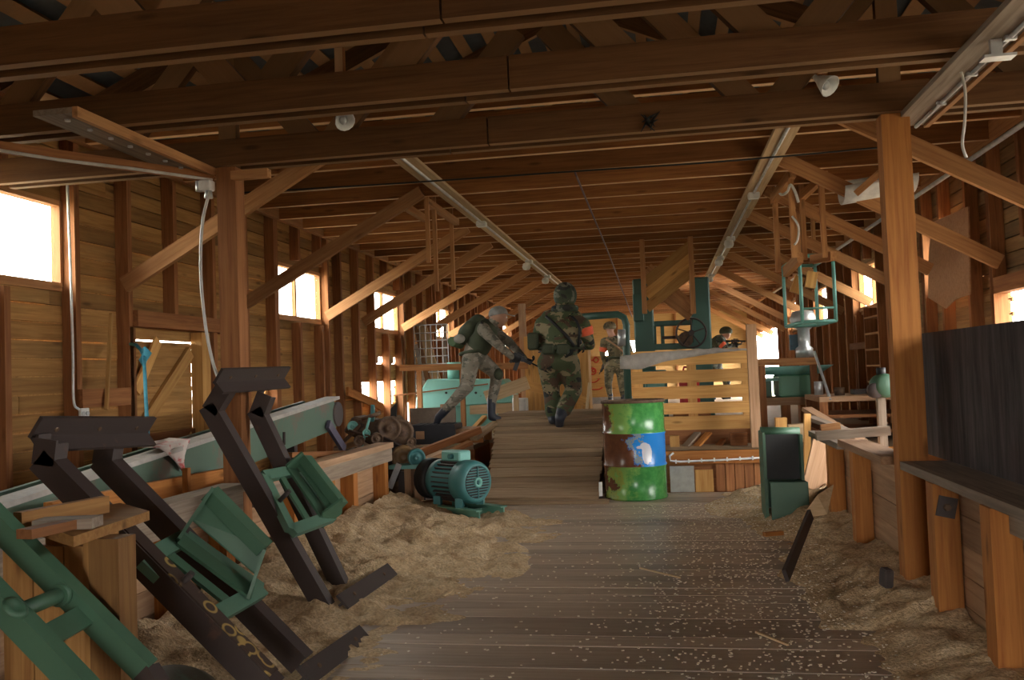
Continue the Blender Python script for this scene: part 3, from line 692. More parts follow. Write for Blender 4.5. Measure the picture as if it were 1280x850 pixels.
# ================================================================== rusty saw machine behind the left half wall
gt = thing('gear_machine', (-2.75, 7.55, 0), 'rusty sawmill gear machine behind the end of the left half wall', 'machine')
def disc(x, y, Y, rpx, th, m, name, hub=True, ax_=(0.35, -0.93, 0)):
    c = P(x, y, Y=Y); r = rpx*Y/F; a_ = Vector(ax_).normalized()
    pr = [(0, 0), (r, 0.0), (r*1.04, th*0.3), (r*1.04, th*0.7), (r, th), (r*0.8, th), (r*0.74, th*0.8), (r*0.35, th*0.8), (r*0.3, th*1.25), (r*0.12, th*1.25), (0, th*1.1)]
    return MB().lathe(c, a_, pr, 28).build(name, m, gt)
pb = P(470, 600, Y=7.6)
hm = MB(); q0, q1 = P(432, 545, Y=7.65), P(512, 545, Y=7.65); zt_ = P(470, 527, Y=7.65).z
hm.bb(q0.x, q1.x, 7.6, 7.9, 0.0, 0.52); hm.build('bed', M_RUST, gt, bevel=0.015)
hm = MB(); hm.prism([P(428, 540, Y=7.58), P(440, 520, Y=7.58), P(465, 526, Y=7.58), P(490, 520, Y=7.58), P(503, 545, Y=7.58), P(470, 560, Y=7.58)], (0, 0.3, 0)); hm.build('housing', M_RUST, gt, bevel=0.02)
disc(486, 535, 7.55, 15, 0.06, M_RUST, 'gear'); disc(500, 540, 7.62, 17, 0.05, M_RUST, 'gear'); disc(504, 571, 7.5, 15, 0.05, paint('ochre rust', (0.20, 0.11, 0.04), amt=0.4, scale=20), 'gear')
disc(520, 571, 7.45, 11, 0.09, M_TEAL, 'roller'); disc(441, 533, 7.57, 7, 0.03, M_TURQ, 'cap'); disc(488, 560, 7.62, 16, 0.04, M_DARKST, 'pulley'); disc(488, 590, 7.6, 14, 0.04, M_DARKST, 'pulley')
MB().bar(P(466, 527, Y=7.6), P(466, 506, Y=7.6), 0.03, 0.03).build('lever', M_TEAL, gt)
MB().prism([P(488, 523, Y=7.7), P(488, 511, Y=7.7), P(496, 503, Y=7.7), P(495, 524, Y=7.7)], (0, 0.02, 0)).build('guard_plate', M_BLACK, gt)
q0, q1 = P(488, 583, Y=7.35), P(530, 583, Y=7.35); MB().bb(q0.x, q1.x, 7.3, 7.55, q0.z-0.02, q0.z+0.012).build('table', M_TURQ, gt)
for x in (512, 524): q = P(x, 590, Y=7.42); vplank('leg', q.x-0.03, q.x+0.03, 7.36, 7.44, 0, q0.z-0.02, M_TAN, gt)
MB().bar(P(499, 580, Y=7.28), P(487, 610, Y=7.28), 0.012, 0.05, up=(1, 0, 0)).build('strut', M_GALV, gt)
plank('brace_bar', P(430, 552, Y=7.55), P(452, 530, Y=7.55), 0.03, 0.03, M_RUST, gt)
MB().bar(P(520, 588, Y=7.7), P(520, 640, Y=7.7), 0.25, 0.25).build('pedestal', M_DARKST, gt)

# planks lying from the machine up to the ramp, the ribbed black crate, panels
for (xA, yA, xB, yB, Y_, w_, h_, m, lab) in (
        (524, 566, 600, 537, 8.9, 0.10, 0.07, M_STUD, 'thick dark beam lying slanted in front of the black crate'),
        (524, 583, 588, 553, 8.7, 0.12, 0.04, M_STUD, 'lower dark plank slanting under the thick beam'),
        (528, 580, 556, 568, 8.4, 0.10, 0.09, M_TAN, 'short pale timber end beside the teal motor box'),
        (592, 548, 618, 530, 9.6, 0.10, 0.05, M_RAMP, 'splintered board end lying against the ramp side'),
        (588, 540, 606, 521, 10.3, 0.06, 0.04, M_PINE, 'narrow pine strip slanting up to the ramp edge')):
    o = plank('loose_plank', P(xA, yA, Y=Y_), P(xB, yB, Y=Y_+0.35), w_, h_, m); tag(o, lab, 'plank')
bx_ = thing('ramp_side_box', (-2.2, 9.9, DECK), 'low orange timber trestle between black crate and ramp', 'trestle')
q0, q1 = P(571, 540, Y=10.0), P(610, 540, Y=10.0)
vplank('top', q0.x, q1.x, 9.8, 10.3, 0.50, 0.54, M_TAN, bx_); vplank('front', q0.x+0.02, q1.x-0.02, 9.82, 9.85, DECK, 0.5, M_ORANGE, bx_)
for x in (q0.x+0.05, q1.x-0.05): vplank('leg', x-0.04, x+0.04, 10.2, 10.28, DECK, 0.5, M_ORANGE, bx_)
cr = thing('black_crate', (-2.55, 10.0, DECK), 'black perforated plastic crate under the running man', 'crate')
M_CRATE = plain('black plastic', (0.025, 0.028, 0.035), 0.4)
q0, q1 = P(512, 560, Y=9.75), P(569, 560, Y=9.75); zT = 0.60
MB().bb(q0.x, q1.x, 9.75, 9.77, DECK, zT).bb(q0.x, q1.x, 10.13, 10.15, DECK, zT).bb(q0.x, q0.x+0.02, 9.77, 10.13, DECK, zT).bb(q1.x-0.02, q1.x, 9.77, 10.13, DECK, zT).build('wall', M_CRATE, cr, bevel=0.006)
gm = MB()
for k in range(7): x = q0.x+0.02+k*(q1.x-q0.x-0.04)/6; gm.bb(x-0.012, x+0.012, 9.77, 10.13, zT-0.012, zT)
for k in range(5): y_ = 9.78+k*0.085; gm.bb(q0.x+0.02, q1.x-0.02, y_-0.012, y_+0.012, zT-0.018, zT-0.002)
gm.build('lid_grid', M_CRATE, cr)
MB().bb(q0.x+0.02, q1.x-0.02, 9.77, 10.13, DECK+0.01, zT-0.05).build('load', M_TAN, cr)
MB().bb(q0.x+0.08, q0.x+0.18, 9.742, 9.75, DECK+0.06, DECK+0.15).build('label_patch', M_TAN, cr)
p, q = P(515, 560, Y=10.35), P(560, 509, Y=10.35)
o = MB().bb(p.x, q.x+0.1, 10.3, 10.33, DECK, q.z).build('hardboard_panel', plain('hardboard', (0.20, 0.15, 0.11), 0.8)); tag(o, 'plain brown hardboard panel standing behind the black crate', 'panel')

# ================================================================== turquoise machine, mesh panel, rail
tt = thing('planer_machine', (-2.75, 12.1, DECK), 'turquoise planer cabinet behind the running man', 'machine')
def pz(x, y, Y): return P(x, y, Y=Y)
Yt = 12.0
poly = [pz(520, 498, Yt), pz(534, 474, Yt), pz(628, 474, Yt), pz(640, 486, Yt), pz(640, 503, Yt), pz(520, 512, Yt)]
MB().prism(poly, (0, 0.55, 0)).build('hood', M_TURQ, tt, bevel=0.015)
p, q = pz(545, 534, Yt), pz(640, 502, Yt); MB().bb(p.x, q.x, 12.06, 12.5, DECK, q.z-0.02).build('base', M_TURQ, tt, bevel=0.01)
for x in (558, 569, 595, 606): c = pz(x, 491, Yt); MB().cyl(c+Vector((0, 0.0, 0)), c+Vector((0, -0.02, 0)), 0.017, n=10).build('knob', M_BLACK, tt)
p, q = pz(587, 518, Yt), pz(640, 504, Yt); MB().bb(p.x, q.x, 12.02, 12.058, p.z, q.z).build('access_panel', M_PALE, tt)
c = pz(568, 472, 12.3); MB().cyl((c.x, 12.3, c.z-0.1), (c.x, 12.3, c.z+0.22), 0.10, 0.10, 16).build('dust_spout', M_TURQ, tt)
p, q = pz(552, 536, 11.9), pz(562, 505, 11.9); vplank('timber_leg', p.x, q.x, 11.86, 11.95, DECK, q.z, M_TAN, tt)
plank('rod', pz(482, 496, 11.9), pz(610, 480, 11.9), 0.018, 0.018, M_STUD, tt)
ms = thing('mesh_panel', (-3.45, 13.0, DECK), 'galvanised wire mesh panel propped by the left wall', 'mesh')
wm = MB(); p, q = P(514, 520, Y=13.0), P(559, 405, Y=13.0)
nx, nz = 7, 13
for i in range(nx+1): x = p.x+(q.x-p.x)*i/nx; wm.cyl((x, 13, DECK), (x, 13, q.z), 0.009, n=5, cap=False)
wm.build('upright_wires', M_GALV, ms); wm = MB()
for j in range(nz+1): z = DECK+(q.z-DECK)*j/nz; wm.cyl((p.x, 12.992, z), (q.x, 12.992, z), 0.009, n=5, cap=False)
wm.build('cross_wires', M_GALV, ms)
for (xA, yA, xB, yB, w_, m, lab) in ((524, 395, 546, 478, 0.15, M_PALE, 'long pale board leaning behind the wire mesh'), (522, 430, 531, 470, 0.12, M_WHITE, 'grey sheet strip leaning behind the wire mesh'),
                                     (520, 406, 527, 440, 0.07, M_TAN, 'short tan board leaning behind the wire mesh'), (556, 405, 556, 450, 0.05, M_GREYW, 'grey batten upright at the right of the wire mesh')):
    a = P(xA, yA, Y=13.2); b = P(xB, yB, Y=13.06); d = (b-a); b2 = a+d*((DECK-a.z)/d.z)
    o = plank('leaning_board', a, b2, w_, 0.018, m, up=(0, 1, 0)); tag(o, lab, 'board')
rt_ = thing('timber_rail', (-2.7, 11.6, DECK), 'horizontal timber rail on legs in front of the wire mesh', 'rail')
p, q = P(500, 460, Y=11.6), P(660, 457, Y=11.6); plank('beam', p, q, 0.05, 0.085, M_BRACE, rt_)
for x in (p.x+0.25, p.x+0.85): vplank('leg', x-0.03, x+0.03, 11.63, 11.7, DECK, p.z, M_BRACE, rt_)
o = plank('loose_plank', P(607, 497, Y=11.3), P(660, 478, Y=11.3), 0.04, 0.17, M_PALE); tag(o, 'wide pale plank end propped beside the yellow crate', 'plank')
t = thing('trestle', (-1.95, 11.35, DECK), 'small pale trestle under the wide plank by the crate', 'trestle')
for x in (617, 645): c = P(x, 500, Y=11.35); vplank('leg', c.x-0.03, c.x+0.03, 11.33, 11.39, DECK, c.z+0.07, M_PALE, t)
c0_, c1_ = P(612, 493, Y=11.35), P(650, 493, Y=11.35); vplank('bar', c0_.x, c1_.x, 11.32, 11.38, c0_.z, c0_.z+0.05, M_PALE, t)

# yellow boarded crate behind the man, graffiti board
ck = thing('boarded_crate', (-1.4, 11.9, DECK), 'upright yellow crate of vertical boards behind the camouflaged man', 'crate')
p, q = P(658, 520, Y=11.75), P(735, 445, Y=11.75); nb = 8; wbd = (q.x-p.x)/nb
zt_ = P(700, 420, Y=11.75).z
for i in range(nb): vplank('board', p.x+i*wbd+0.003, p.x+(i+1)*wbd-0.003, 11.75, 11.775, DECK, zt_+R.uniform(-0.02, 0.02), M_PINE, ck)
plank('cross_brace', P(660, 482, Y=11.73), P(735, 503, Y=11.73), 0.02, 0.12, M_PINE, ck)
vplank('side', q.x-0.02, q.x, 11.78, 12.2, DECK, zt_, M_PINE, ck); vplank('side', p.x, p.x+0.02, 11.78, 12.2, DECK, zt_, M_PINE, ck)
plank('lean_strip', P(733, 516, Y=11.6), P(737, 478, Y=11.7), 0.035, 0.02, M_PALE, ck)
gb = thing('graffiti_board', (-1.2, 20.6, DECK), 'chipboard sheet with red spray painted faces', 'board')
p, q = P(718, 493, Y=20.6), P(796, 443, Y=20.6); MB().bb(p.x, q.x, 20.6, 20.63, DECK, q.z).build('sheet', M_PINE, gb)
M_SPRAY = plain('red spray paint', (0.60, 0.06, 0.02), 0.7)
def spray(pts, r=0.016): MB().tube([P(x, y, Y=20.59) for x, y in pts], r, 6).build('spray_line', M_SPRAY, gb)
def circ(cx, cy, r, n=16, a0=0, a1=2*math.pi, ry=None): return [(cx+r*math.cos(a0+(a1-a0)*i/n), cy+(ry or r)*math.sin(a0+(a1-a0)*i/n)) for i in range(n+1)]
spray(circ(732, 453, 4.5)); spray(circ(732, 453, 2)); spray(circ(745, 450, 3)); spray(circ(741, 464, 4)); spray(circ(742, 463, 1.8))
spray(circ(741, 470, 8.5, a0=0.35, a1=2.8, ry=8)); spray(circ(744, 482, 10, a0=0.4, a1=2.75, ry=5)); spray([(737, 447), (740, 451), (744, 446)])
p2, q2 = P(722, 515, Y=20.4), P(800, 495, Y=20.4); o = MB().bb(p2.x, q2.x, 20.4, 20.44, DECK, q2.z).build('low_panel', plain('grey board', (0.42, 0.38, 0.34), 0.8)); tag(o, 'low grey panel standing below the graffiti board', 'panel')
p2, q2 = P(640, 518, Y=11.45), P(656, 498, Y=11.45); o = MB().bb(p2.x, q2.x, 11.5, 11.75, DECK, q2.z).build('white_box', M_WHITE, bevel=0.01); tag(o, 'small white box on the deck left of the yellow crate', 'box')

# ================================================================== green press, pipe arch, hanging boards
ps = thing('hydraulic_press', (0.2, 12.0, DECK), 'tall green press with hand wheel behind the pallet', 'machine')
for xl, xr, yt in ((794, 815, 348), (866, 886, 346)):
    a, b = P(xl, 440, Y=12), P(xr, yt, Y=12)
    MB().bb(a.x, b.x, 11.95, 12.2, DECK, b.z).build('column', M_PRESS, ps, bevel=0.02)
a, b = P(792, 402, Y=11.9), P(800, 368, Y=11.9); MB().bb(a.x, b.x+0.04, 11.86, 11.949, a.z, b.z).build('side_box', M_PRESS, ps, bevel=0.01)
a, b = P(815, 408, Y=12), P(868, 403, Y=12); MB().bb(a.x, b.x, 12.0, 12.15, a.z, a.z+0.07).build('crosshead', M_PRESS, ps, bevel=0.01)
a, b = P(806, 438, Y=12), P(870, 428, Y=12); MB().bb(a.x+0.1, b.x, 11.95, 12.25, a.z, b.z).build('bed', M_PRESS, ps, bevel=0.01)
for x in (819, 829): a = P(x, 437, Y=12.05); MB().bar((a.x, 12.07, a.z), (a.x, 12.07, P(x, 405, Y=12.05).z), 0.05, 0.05).build('guide', M_PRESS, ps)
a, b = P(828, 424, Y=12), P(860, 419, Y=12); MB().bb(a.x, b.x, 11.98, 12.1, a.z, b.z).build('ram_block', M_DARKST, ps)
hc = P(864, 416, Y=11.82); Rr = 18*11.82/F
ring = [hc+Vector((Rr*math.cos(2*math.pi*i/28), 0.0, Rr*math.sin(2*math.pi*i/28))) for i in range(29)]
o = MB().tube(ring, 0.013).build('hand_wheel', M_DARKST, ps)
sm_ = MB()
for k in range(5): a_ = 2*math.pi*k/5+0.3; sm_.cyl(hc, hc+Vector((Rr*math.cos(a_), 0, Rr*math.sin(a_))), 0.009, n=6)
sm_.build('spoke', M_DARKST, o); MB().cyl(hc+Vector((0, -0.03, 0)), hc+Vector((0, 0.14, 0)), 0.04, n=14).build('hub', M_DARKST, o)
disc_c = P(857, 424, Y=11.86); MB().cyl(disc_c, disc_c+Vector((0, 0.08, 0)), 0.10, n=18).build('gear_wheel', M_RUST, ps)
pa = thing('pipe_arch', (-0.6, 13.2, DECK), 'bent dark green pipe arch left of the press', 'pipe')
pp = [P(728, 396, Y=13.2), P(755, 394, Y=13.2), P(772, 393, Y=13.2), P(780, 397, Y=13.2), P(783, 406, Y=13.2), P(783, 440, Y=13.2)]; pp.append(Vector((pp[-1].x, 13.2, DECK)))
MB().tube(pp, 0.055, 10).build('pipe', M_PRESS, pa); vplank('stand', pp[0].x-0.04, pp[0].x+0.04, 13.16, 13.24, DECK, pp[0].z, M_STUD, pa)
MB().cyl(P(777, 412, Y=13.1), P(777, 432, Y=13.1), 0.06, n=12).build('cylinder', M_GALV, pa)
hb = thing('hanging_board_frame', P(838, 297, Y=11.0), 'wooden frame with a broad diagonal board hung from the joists', 'frame')
for x in (806, 867):
    a, b = P(x, 392, Y=11.0), P(x, 297, Y=11.0); vplank('hanger', a.x-0.03, a.x+0.03, 10.96, 11.04, a.z, ZJ, M_BRACE, hb)
for k in range(3):
    dz = k*0.16; a, b = P(808, 385, Y=11.06)+Vector((0, 0, dz)), P(866, 338, Y=11.06)+Vector((0, 0, dz))
    plank('diagonal_board', a, b, 0.022, 0.128, M_PINE, hb)
for k in range(2):
    a, b = P(809, 335, Y=11.12)+Vector((0, 0, -k*0.2)), P(864, 385, Y=11.12)+Vector((0, 0, -k*0.1)); plank('rear_board', a, b, 0.022, 0.14, M_BRACE, hb)

# ================================================================== timber drop frames below the joists
lf = thing('drop_frame', (-2.05, 7.9, ZJ), 'timber drop frame of hanging battens below the left joists', 'frame')
for (xA, yA, xB, yB, Y_) in ((533, 252, 536, 328, 7.55), (541, 250, 546, 364, 7.75), (563, 275, 567, 362, 8.4)):
    a, b = P(xA, yA, Y=Y_), P(xB, yB, Y=Y_); plank('batten', (b.x, Y_, b.z), (b.x, Y_, ZJ+0.05), 0.035, 0.035, M_BRACE, lf)
plank('arm', P(500, 254, Y=7.6), P(532, 274, Y=8.1), 0.05, 0.06, M_BRACE, lf); plank('arm', P(533, 252, Y=7.55), P(571, 278, Y=8.4), 0.05, 0.06, M_BRACE, lf)
rf_ = thing('drop_frame', (1.3, 7.9, ZJ), 'timber drop frame of four hanging battens below the right joists', 'frame')
for (x, yB, Y_) in ((973, 340, 8.3), (993, 322, 7.7), (1006, 325, 8.3), (1031, 322, 7.9)):
    b = P(x, yB, Y=Y_); plank('batten', (b.x, Y_, b.z), (b.x, Y_, ZJ+0.02), 0.045, 0.04, M_BRACE, rf_)
plank('arm', P(966, 250, Y=8.35), P(991, 215, Y=7.65), 0.05, 0.09, M_BRACE, rf_); plank('arm', P(1000, 248, Y=8.35), P(1032, 218, Y=7.85), 0.05, 0.07, M_BRACE, rf_)
plank('foot_block', P(982, 340, Y=8.3), P(1000, 322, Y=7.8), 0.05, 0.09, M_BRACE, rf_); plank('foot_block', P(1016, 324, Y=8.2), P(1042, 320, Y=7.9), 0.06, 0.08, M_BRACE, rf_)
cable('coiled_cable', [P(970, 232, Y=8.2), P(976, 243, Y=8.0), P(984, 240, Y=7.7), P(988, 231, Y=7.66), P(994, 240, Y=7.66), P(998, 253, Y=7.66)], 0.012, M_WHITE, 'white cable looped over the right drop frame')
cable('coiled_cable', [P(990, 270, Y=7.66), P(998, 283, Y=7.66), P(997, 300, Y=7.66), P(993, 306, Y=7.66)], 0.010, M_WHITE, 'white cable end trailing down a right batten')

# turquoise wire cage hung at the right
cg = thing('hanging_cage', P(1015, 330, Y=9.3), 'turquoise steel cage frame hanging at the right', 'cage')
zt1, zb1 = 2.2, 1.55
c4 = [P(1003, 400, Y=9.0), P(1045, 400, Y=9.0), P(1022, 400, Y=9.9), P(982, 400, Y=9.9)]; c4 = [(c.x, c.y) for c in c4]
for x, y_ in c4: MB().cyl((x, y_, zb1), (x, y_, zt1), 0.018, n=8).build('upright', M_TURQ, cg)
for z in (zt1, zb1):
    for k in range(4): a, b = c4[k], c4[(k+1) % 4]; MB().cyl((*a, z), (*b, z), 0.018, n=8).build('rail', M_TURQ, cg)
MB().cyl((*c4[0], zb1+0.13), (*c4[1], zb1+0.13), 0.012, n=8).build('rail', M_TURQ, cg)
for x, y_ in (c4[0], c4[2]): vplank('hanger', x-0.02, x+0.02, y_-0.02, y_+0.02, zt1, ZJ, M_BRACE, cg)
plank('wood_block', P(993, 366, Y=9.5), P(1000, 346, Y=9.5), 0.08, 0.10, M_PINE, cg); plank('wood_block', P(1012, 360, Y=9.4), P(1016, 340, Y=9.4), 0.08, 0.10, M_PINE, cg)

# white curved lamp shade among the right joists
lt = thing('lamp_reflector', P(1098, 232, Y=7.2), 'white curved lamp reflector on the right joists', 'lamp')
m_ = MB(); q0, q1 = P(1052, 240, Y=7.15), P(1142, 224, Y=7.15); dirx = (q1-q0); nn = 14
prev = None
for k in range(nn+1):
    a_ = math.pi*(k/nn); off = Vector((0, -0.15*math.cos(a_), -0.12*math.sin(a_)+0.05))
    cur = (q0+off+Vector((0, 0, -0.03)), q1+off+Vector((0, 0, -0.03)))
    if prev: m_.add([prev[0], prev[1], cur[1], cur[0]], [(0, 1, 2, 3)], True)
    prev = cur
o = m_.build('reflector', plain('white enamel', (0.8, 0.8, 0.78), 0.4), lt); s_ = o.modifiers.new('thick', 'SOLIDIFY'); s_.thickness = 0.008
plank('hanger_bar', P(1070, 242, Y=7.0), P(1112, 205, Y=7.0), 0.03, 0.05, M_BRACE, lt)
MB().cyl(q0+Vector((0.02, 0, 0.06)), q1+Vector((-0.02, 0, 0.06)), 0.02, n=8).build('tube', M_WHITE, lt)
for (x, y_, Y_, lab) in ((427, 146, 4.0, 'small bright bulb fitting behind the second tie beam on the left'), (1028, 102, 4.05, 'small bright bulb fitting behind the second tie beam on the right')):
    c = P(x, y_, Y=Y_); t = thing('bulb_fitting', c, lab, 'lamp')
    MB().lathe(c, (0.5, -0.5, -0.6), [(0.012, -0.05), (0.02, -0.02), (0.03, 0.0), (0.05, 0.05), (0.046, 0.05), (0.026, 0.0)], 14).build('shade', M_WHITE, t)
    MB().ell(c+Vector((0.01, -0.01, -0.02)), (0.018, 0.018, 0.022)).build('bulb', M_GALV, t); vplank('mount', c.x-0.02, c.x+0.02, c.y-0.02, c.y+0.02, c.z+0.03, ZJ, M_JOIST, t)

# plywood sheet hung over the right window
pw = [P(1165, 278, X=2.44), P(1210, 258, X=2.44), P(1212, 368, X=2.44), P(1194, 374, X=2.44), P(1182, 386, X=2.44), P(1160, 372, X=2.44), P(1161, 315, X=2.44)]
o = MB().prism(pw, (0.012, 0, 0)).build('plywood_sheet', wood('plywood', (0.50, 0.28, 0.15), (0.38, 0.19, 0.10), 0.15, (0.25, 0.14, 0.09), 0.3)); tag(o, 'ragged plywood sheet hung across the right wall window', 'plywood')
ov = MB().cyl((2.46, 5.6, 2.70), (2.46, 20, 2.70), 0.02, n=8).build('wall_pipe', M_GALV); tag(ov, 'galvanised pipe running along the top of the right wall', 'pipe')

# things glimpsed behind the pallet, odds and ends
t = thing('fuel_can', (0.28, 10.0, DECK), 'red fuel can behind the pallet slats', 'can')
MB().bb(0.18, 0.40, 9.92, 10.08, DECK+0.35, DECK+0.72).build('body', plain('red paint', (0.5, 0.03, 0.03), 0.4), t, bevel=0.03)
MB().tube([(0.22, 10, DECK+0.71), (0.24, 10, DECK+0.77), (0.34, 10, DECK+0.77), (0.36, 10, DECK+0.71)], 0.012).build('handle', plain('red handle', (0.5, 0.03, 0.03), 0.4), t)
vplank('stand', 0.1, 0.5, 9.85, 10.15, DECK, DECK+0.348, M_STUD, t)
t = thing('teal_cabinet', (-0.05, 10.2, DECK), 'small teal machine cabinet behind the left half of the pallet', 'cabinet')
MB().bb(-0.2, 0.05, 10.0, 10.3, DECK, DECK+0.75).build('body', M_TEAL, t, bevel=0.015); MB().bb(-0.17, 0.02, 9.985, 9.998, DECK+0.3, DECK+0.7).build('door', M_TURQ, t)
c = P(812, 150, Y=4.38); t = thing('dark_tuft', c, 'ragged dark tuft hanging on the third tie beam', 'rag'); m_ = MB(); rr_ = random.Random(5)
for k in range(14):
    a_ = c+Vector((rr_.uniform(-.02, .02), -0.012, rr_.uniform(-.02, .02)))
    m_.cyl(a_, a_+Vector((rr_.uniform(-.05, .05), rr_.uniform(-.02, .0), rr_.uniform(-.07, .05))), 0.008, 0.002, 5)
o = m_.build('strands', M_BLACK, t); o['kind'] = 'stuff'
o = plank('leaning_batten', P(139, 392, X=-3.67), P(133, 512, X=-3.63), 0.02, 0.03, M_PINE); tag(o, 'thin batten leaning upright on the left wall', 'batten')

o = plank('loose_plank', P(434, 489, X=-3.66), P(478, 509, X=-3.66), 0.03, 0.10, M_ORANGE); tag(o, 'orange board nailed slanting across the bright gap in the left wall', 'plank')

for (x, y_, Y_, rp, m) in ((449, 551, 7.5, 7, M_RUST), (458, 541, 7.52, 5, M_TURQ), (471, 548, 7.5, 8, M_RUST), (514, 552, 7.55, 6, M_RUST), (476, 574, 7.5, 9, M_RUST), (461, 565, 7.5, 6, M_DARKST)):
    disc(x, y_, Y_, rp, 0.05, m, 'roller')
for (xA, yA, xB, yB, r2, m) in ((436, 538, 500, 556, 0.012, M_RUST), (452, 524, 476, 516, 0.018, M_RUST), (480, 548, 512, 562, 0.014, M_DARKST), (444, 560, 470, 590, 0.016, M_RUST), (462, 522, 452, 560, 0.012, M_TURQ)):
    MB().cyl(P(xA, yA, Y=7.48), P(xB, yB, Y=7.5), r2, n=8).build('rod', m, gt)

# ================================================================== left foreground: conveyor, steel arms, green frame, stand
cv = thing('conveyor_beam', (-2.75, 5.0, 0.6), 'long green conveyor beam with a grey top rail behind the left half wall', 'conveyor')
XV = -2.66
def vz(y_): return 0.69 + (y_-3.1)*(1.0-0.69)/(6.85-3.1)
y0_, y1_ = 2.3, 6.85
pA, pB = Vector((XV, y0_, vz(y0_)-0.13)), Vector((XV, y1_, vz(y1_)-0.13))
M_CONV = paint('worn green paint', (0.10, 0.165, 0.115), (0.17, 0.105, 0.08), amt=0.40, rough=0.55, scale=3.0)
MB().bar(pA, pB, 0.03, 0.235).build('side_panel', M_CONV, cv)
MB().bar(pA+Vector((-0.25, 0, 0)), pB+Vector((-0.25, 0, 0)), 0.03, 0.235).build('side_panel', M_CONV, cv)
MB().bar(pA+Vector((0.0, 0, 0.135)), pB+Vector((0.0, 0, 0.135)), 0.12, 0.025).build('top_rail', plain('pale grey rail', (0.42, 0.39, 0.35), 0.6), cv)
MB().bar(pA+Vector((-0.12, 0, 0.05)), pB+Vector((-0.12, 0, 0.05)), 0.2, 0.015).build('belt', M_BLACK, cv)
MB().cyl(pB+Vector((0.03, 0.05, 0)), pB+Vector((-0.3, 0.05, 0)), 0.10, n=16).build('end_roller', M_DARKST, cv)
MB().bar(P(410, 530, X=XV+0.04), P(430, 562, X=XV+0.04), 0.03, 0.07, up=(0, 1, 0)).build('strut', plain('violet grey steel', (0.10, 0.09, 0.13), 0.5), cv)
for yy in (2.6, 4.2, 6.3): MB().bar((XV-0.12, yy, 0), (XV-0.12, yy, vz(yy)-0.22), 0.06, 0.06).build('leg', M_DARKST, cv)
MB().cyl(P(355, 540, X=XV+0.02), P(355, 556, X=XV+0.02), 0.012, n=6).build('latch', M_DARKST, cv)
ra_, rb_ = P(163, 430, X=-3.68), P(185, 556, X=XV)
rp = thing('blue_rope', rb_, 'blue rope tied from the left door down to the conveyor', 'rope'); M_ROPE = plain('blue rope', (0.06, 0.33, 0.45), 0.7)
km = P(180, 445, X=-3.4)
MB().tube([ra_, P(170, 431, X=-3.62), P(176, 437, X=-3.5), km], 0.012).build('loop', M_ROPE, rp)
MB().tube([km+Vector((0, 0, 0.06)), km+Vector((0.02, 0.01, 0.02)), km+Vector((-0.01, 0, -0.03)), km+Vector((0, 0, -0.07))], [0.01, 0.028, 0.026, 0.01]).build('knot', M_ROPE, rp)
MB().tube([km, km.lerp(rb_, .5)+Vector((0, 0, -0.01)), rb_+Vector((0, 0, 0.02))], 0.011).build('strand', M_ROPE, rp)
# stained cloth over the rail
clm = mat('stained cloth'); nt = clm[1]; v = coords(nt); a = noise(nt, v, 14, 3)
nt.links.new(mix(nt, ramp(nt, a, [(0.56, (0, 0, 0)), (0.66, (1, 1, 1))]), (0.62, 0.55, 0.50), (0.55, 0.10, 0.10)), clm[2].inputs['Base Color'])
off = Vector((0.05, 0, 0)); top_ = [P(198, 560, X=XV+0.05), P(236, 549, X=XV+0.05)]; lo = P(228, 588, X=XV+0.035)
m_ = MB(); nn = 8
for i in range(nn):
    for j in range(8):
        def q(u, w): # triangle drape
            a_ = top_[0].lerp(top_[1], u); r = a_.lerp(lo, w); return r+Vector((0.012*math.sin(u*9+w*3)+0.006, 0, 0.0))
        m_.add([q(i/nn, j/8), q((i+1)/nn, j/8), q((i+1)/nn, (j+1)/8), q(i/nn, (j+1)/8)], [(0, 1, 2, 3)], True)
    u0, u1 = i/nn, (i+1)/nn
    m_.add([q(u0, 0), q(u1, 0), q(u1, 0)+Vector((-0.13, 0, 0.012)), q(u0, 0)+Vector((-0.13, 0, 0.012))], [(0, 1, 2, 3)], True)
o = m_.build('stained_cloth', clm[0]); s_ = o.modifiers.new('thick', 'SOLIDIFY'); s_.thickness = 0.004; tag(o, 'white cloth stained red draped over the conveyor rail', 'cloth')
o = plank('loose_plank', P(60, 648, X=-2.5), P(292, 597, X=-2.5), 0.04, 0.13, M_ORANGE); tag(o, 'orange plank propped on edge below the conveyor', 'plank')
o = plank('wood_stake', P(232, 622, X=-2.42)+Vector((0, 0, -0.5)), P(233, 585, X=-2.42), 0.03, 0.03, M_ORANGE); tag(o, 'thin wooden stake standing before the conveyor', 'stake')
o = plank('loose_plank', P(355, 569, X=-2.55), P(428, 566, X=-2.52), 0.12, 0.035, M_STUD); tag(o, 'brown plank lying across behind the half wall rail', 'plank')
o = vplank('floor_sill', -3.62, -3.5, 2.3, 5.2, 0.36, 0.42, M_GREYW); tag(o, 'pale grey timber lying along the left wall', 'timber')
for yy in (2.6, 4.9): q_ = vplank('sill_block', -3.62, -3.5, yy-0.06, yy+0.06, 0.0, 0.36, M_STUD, None); tag(q_, 'wooden block carrying the grey timber, %s end' % ('near' if yy < 3 else 'far'), 'block')

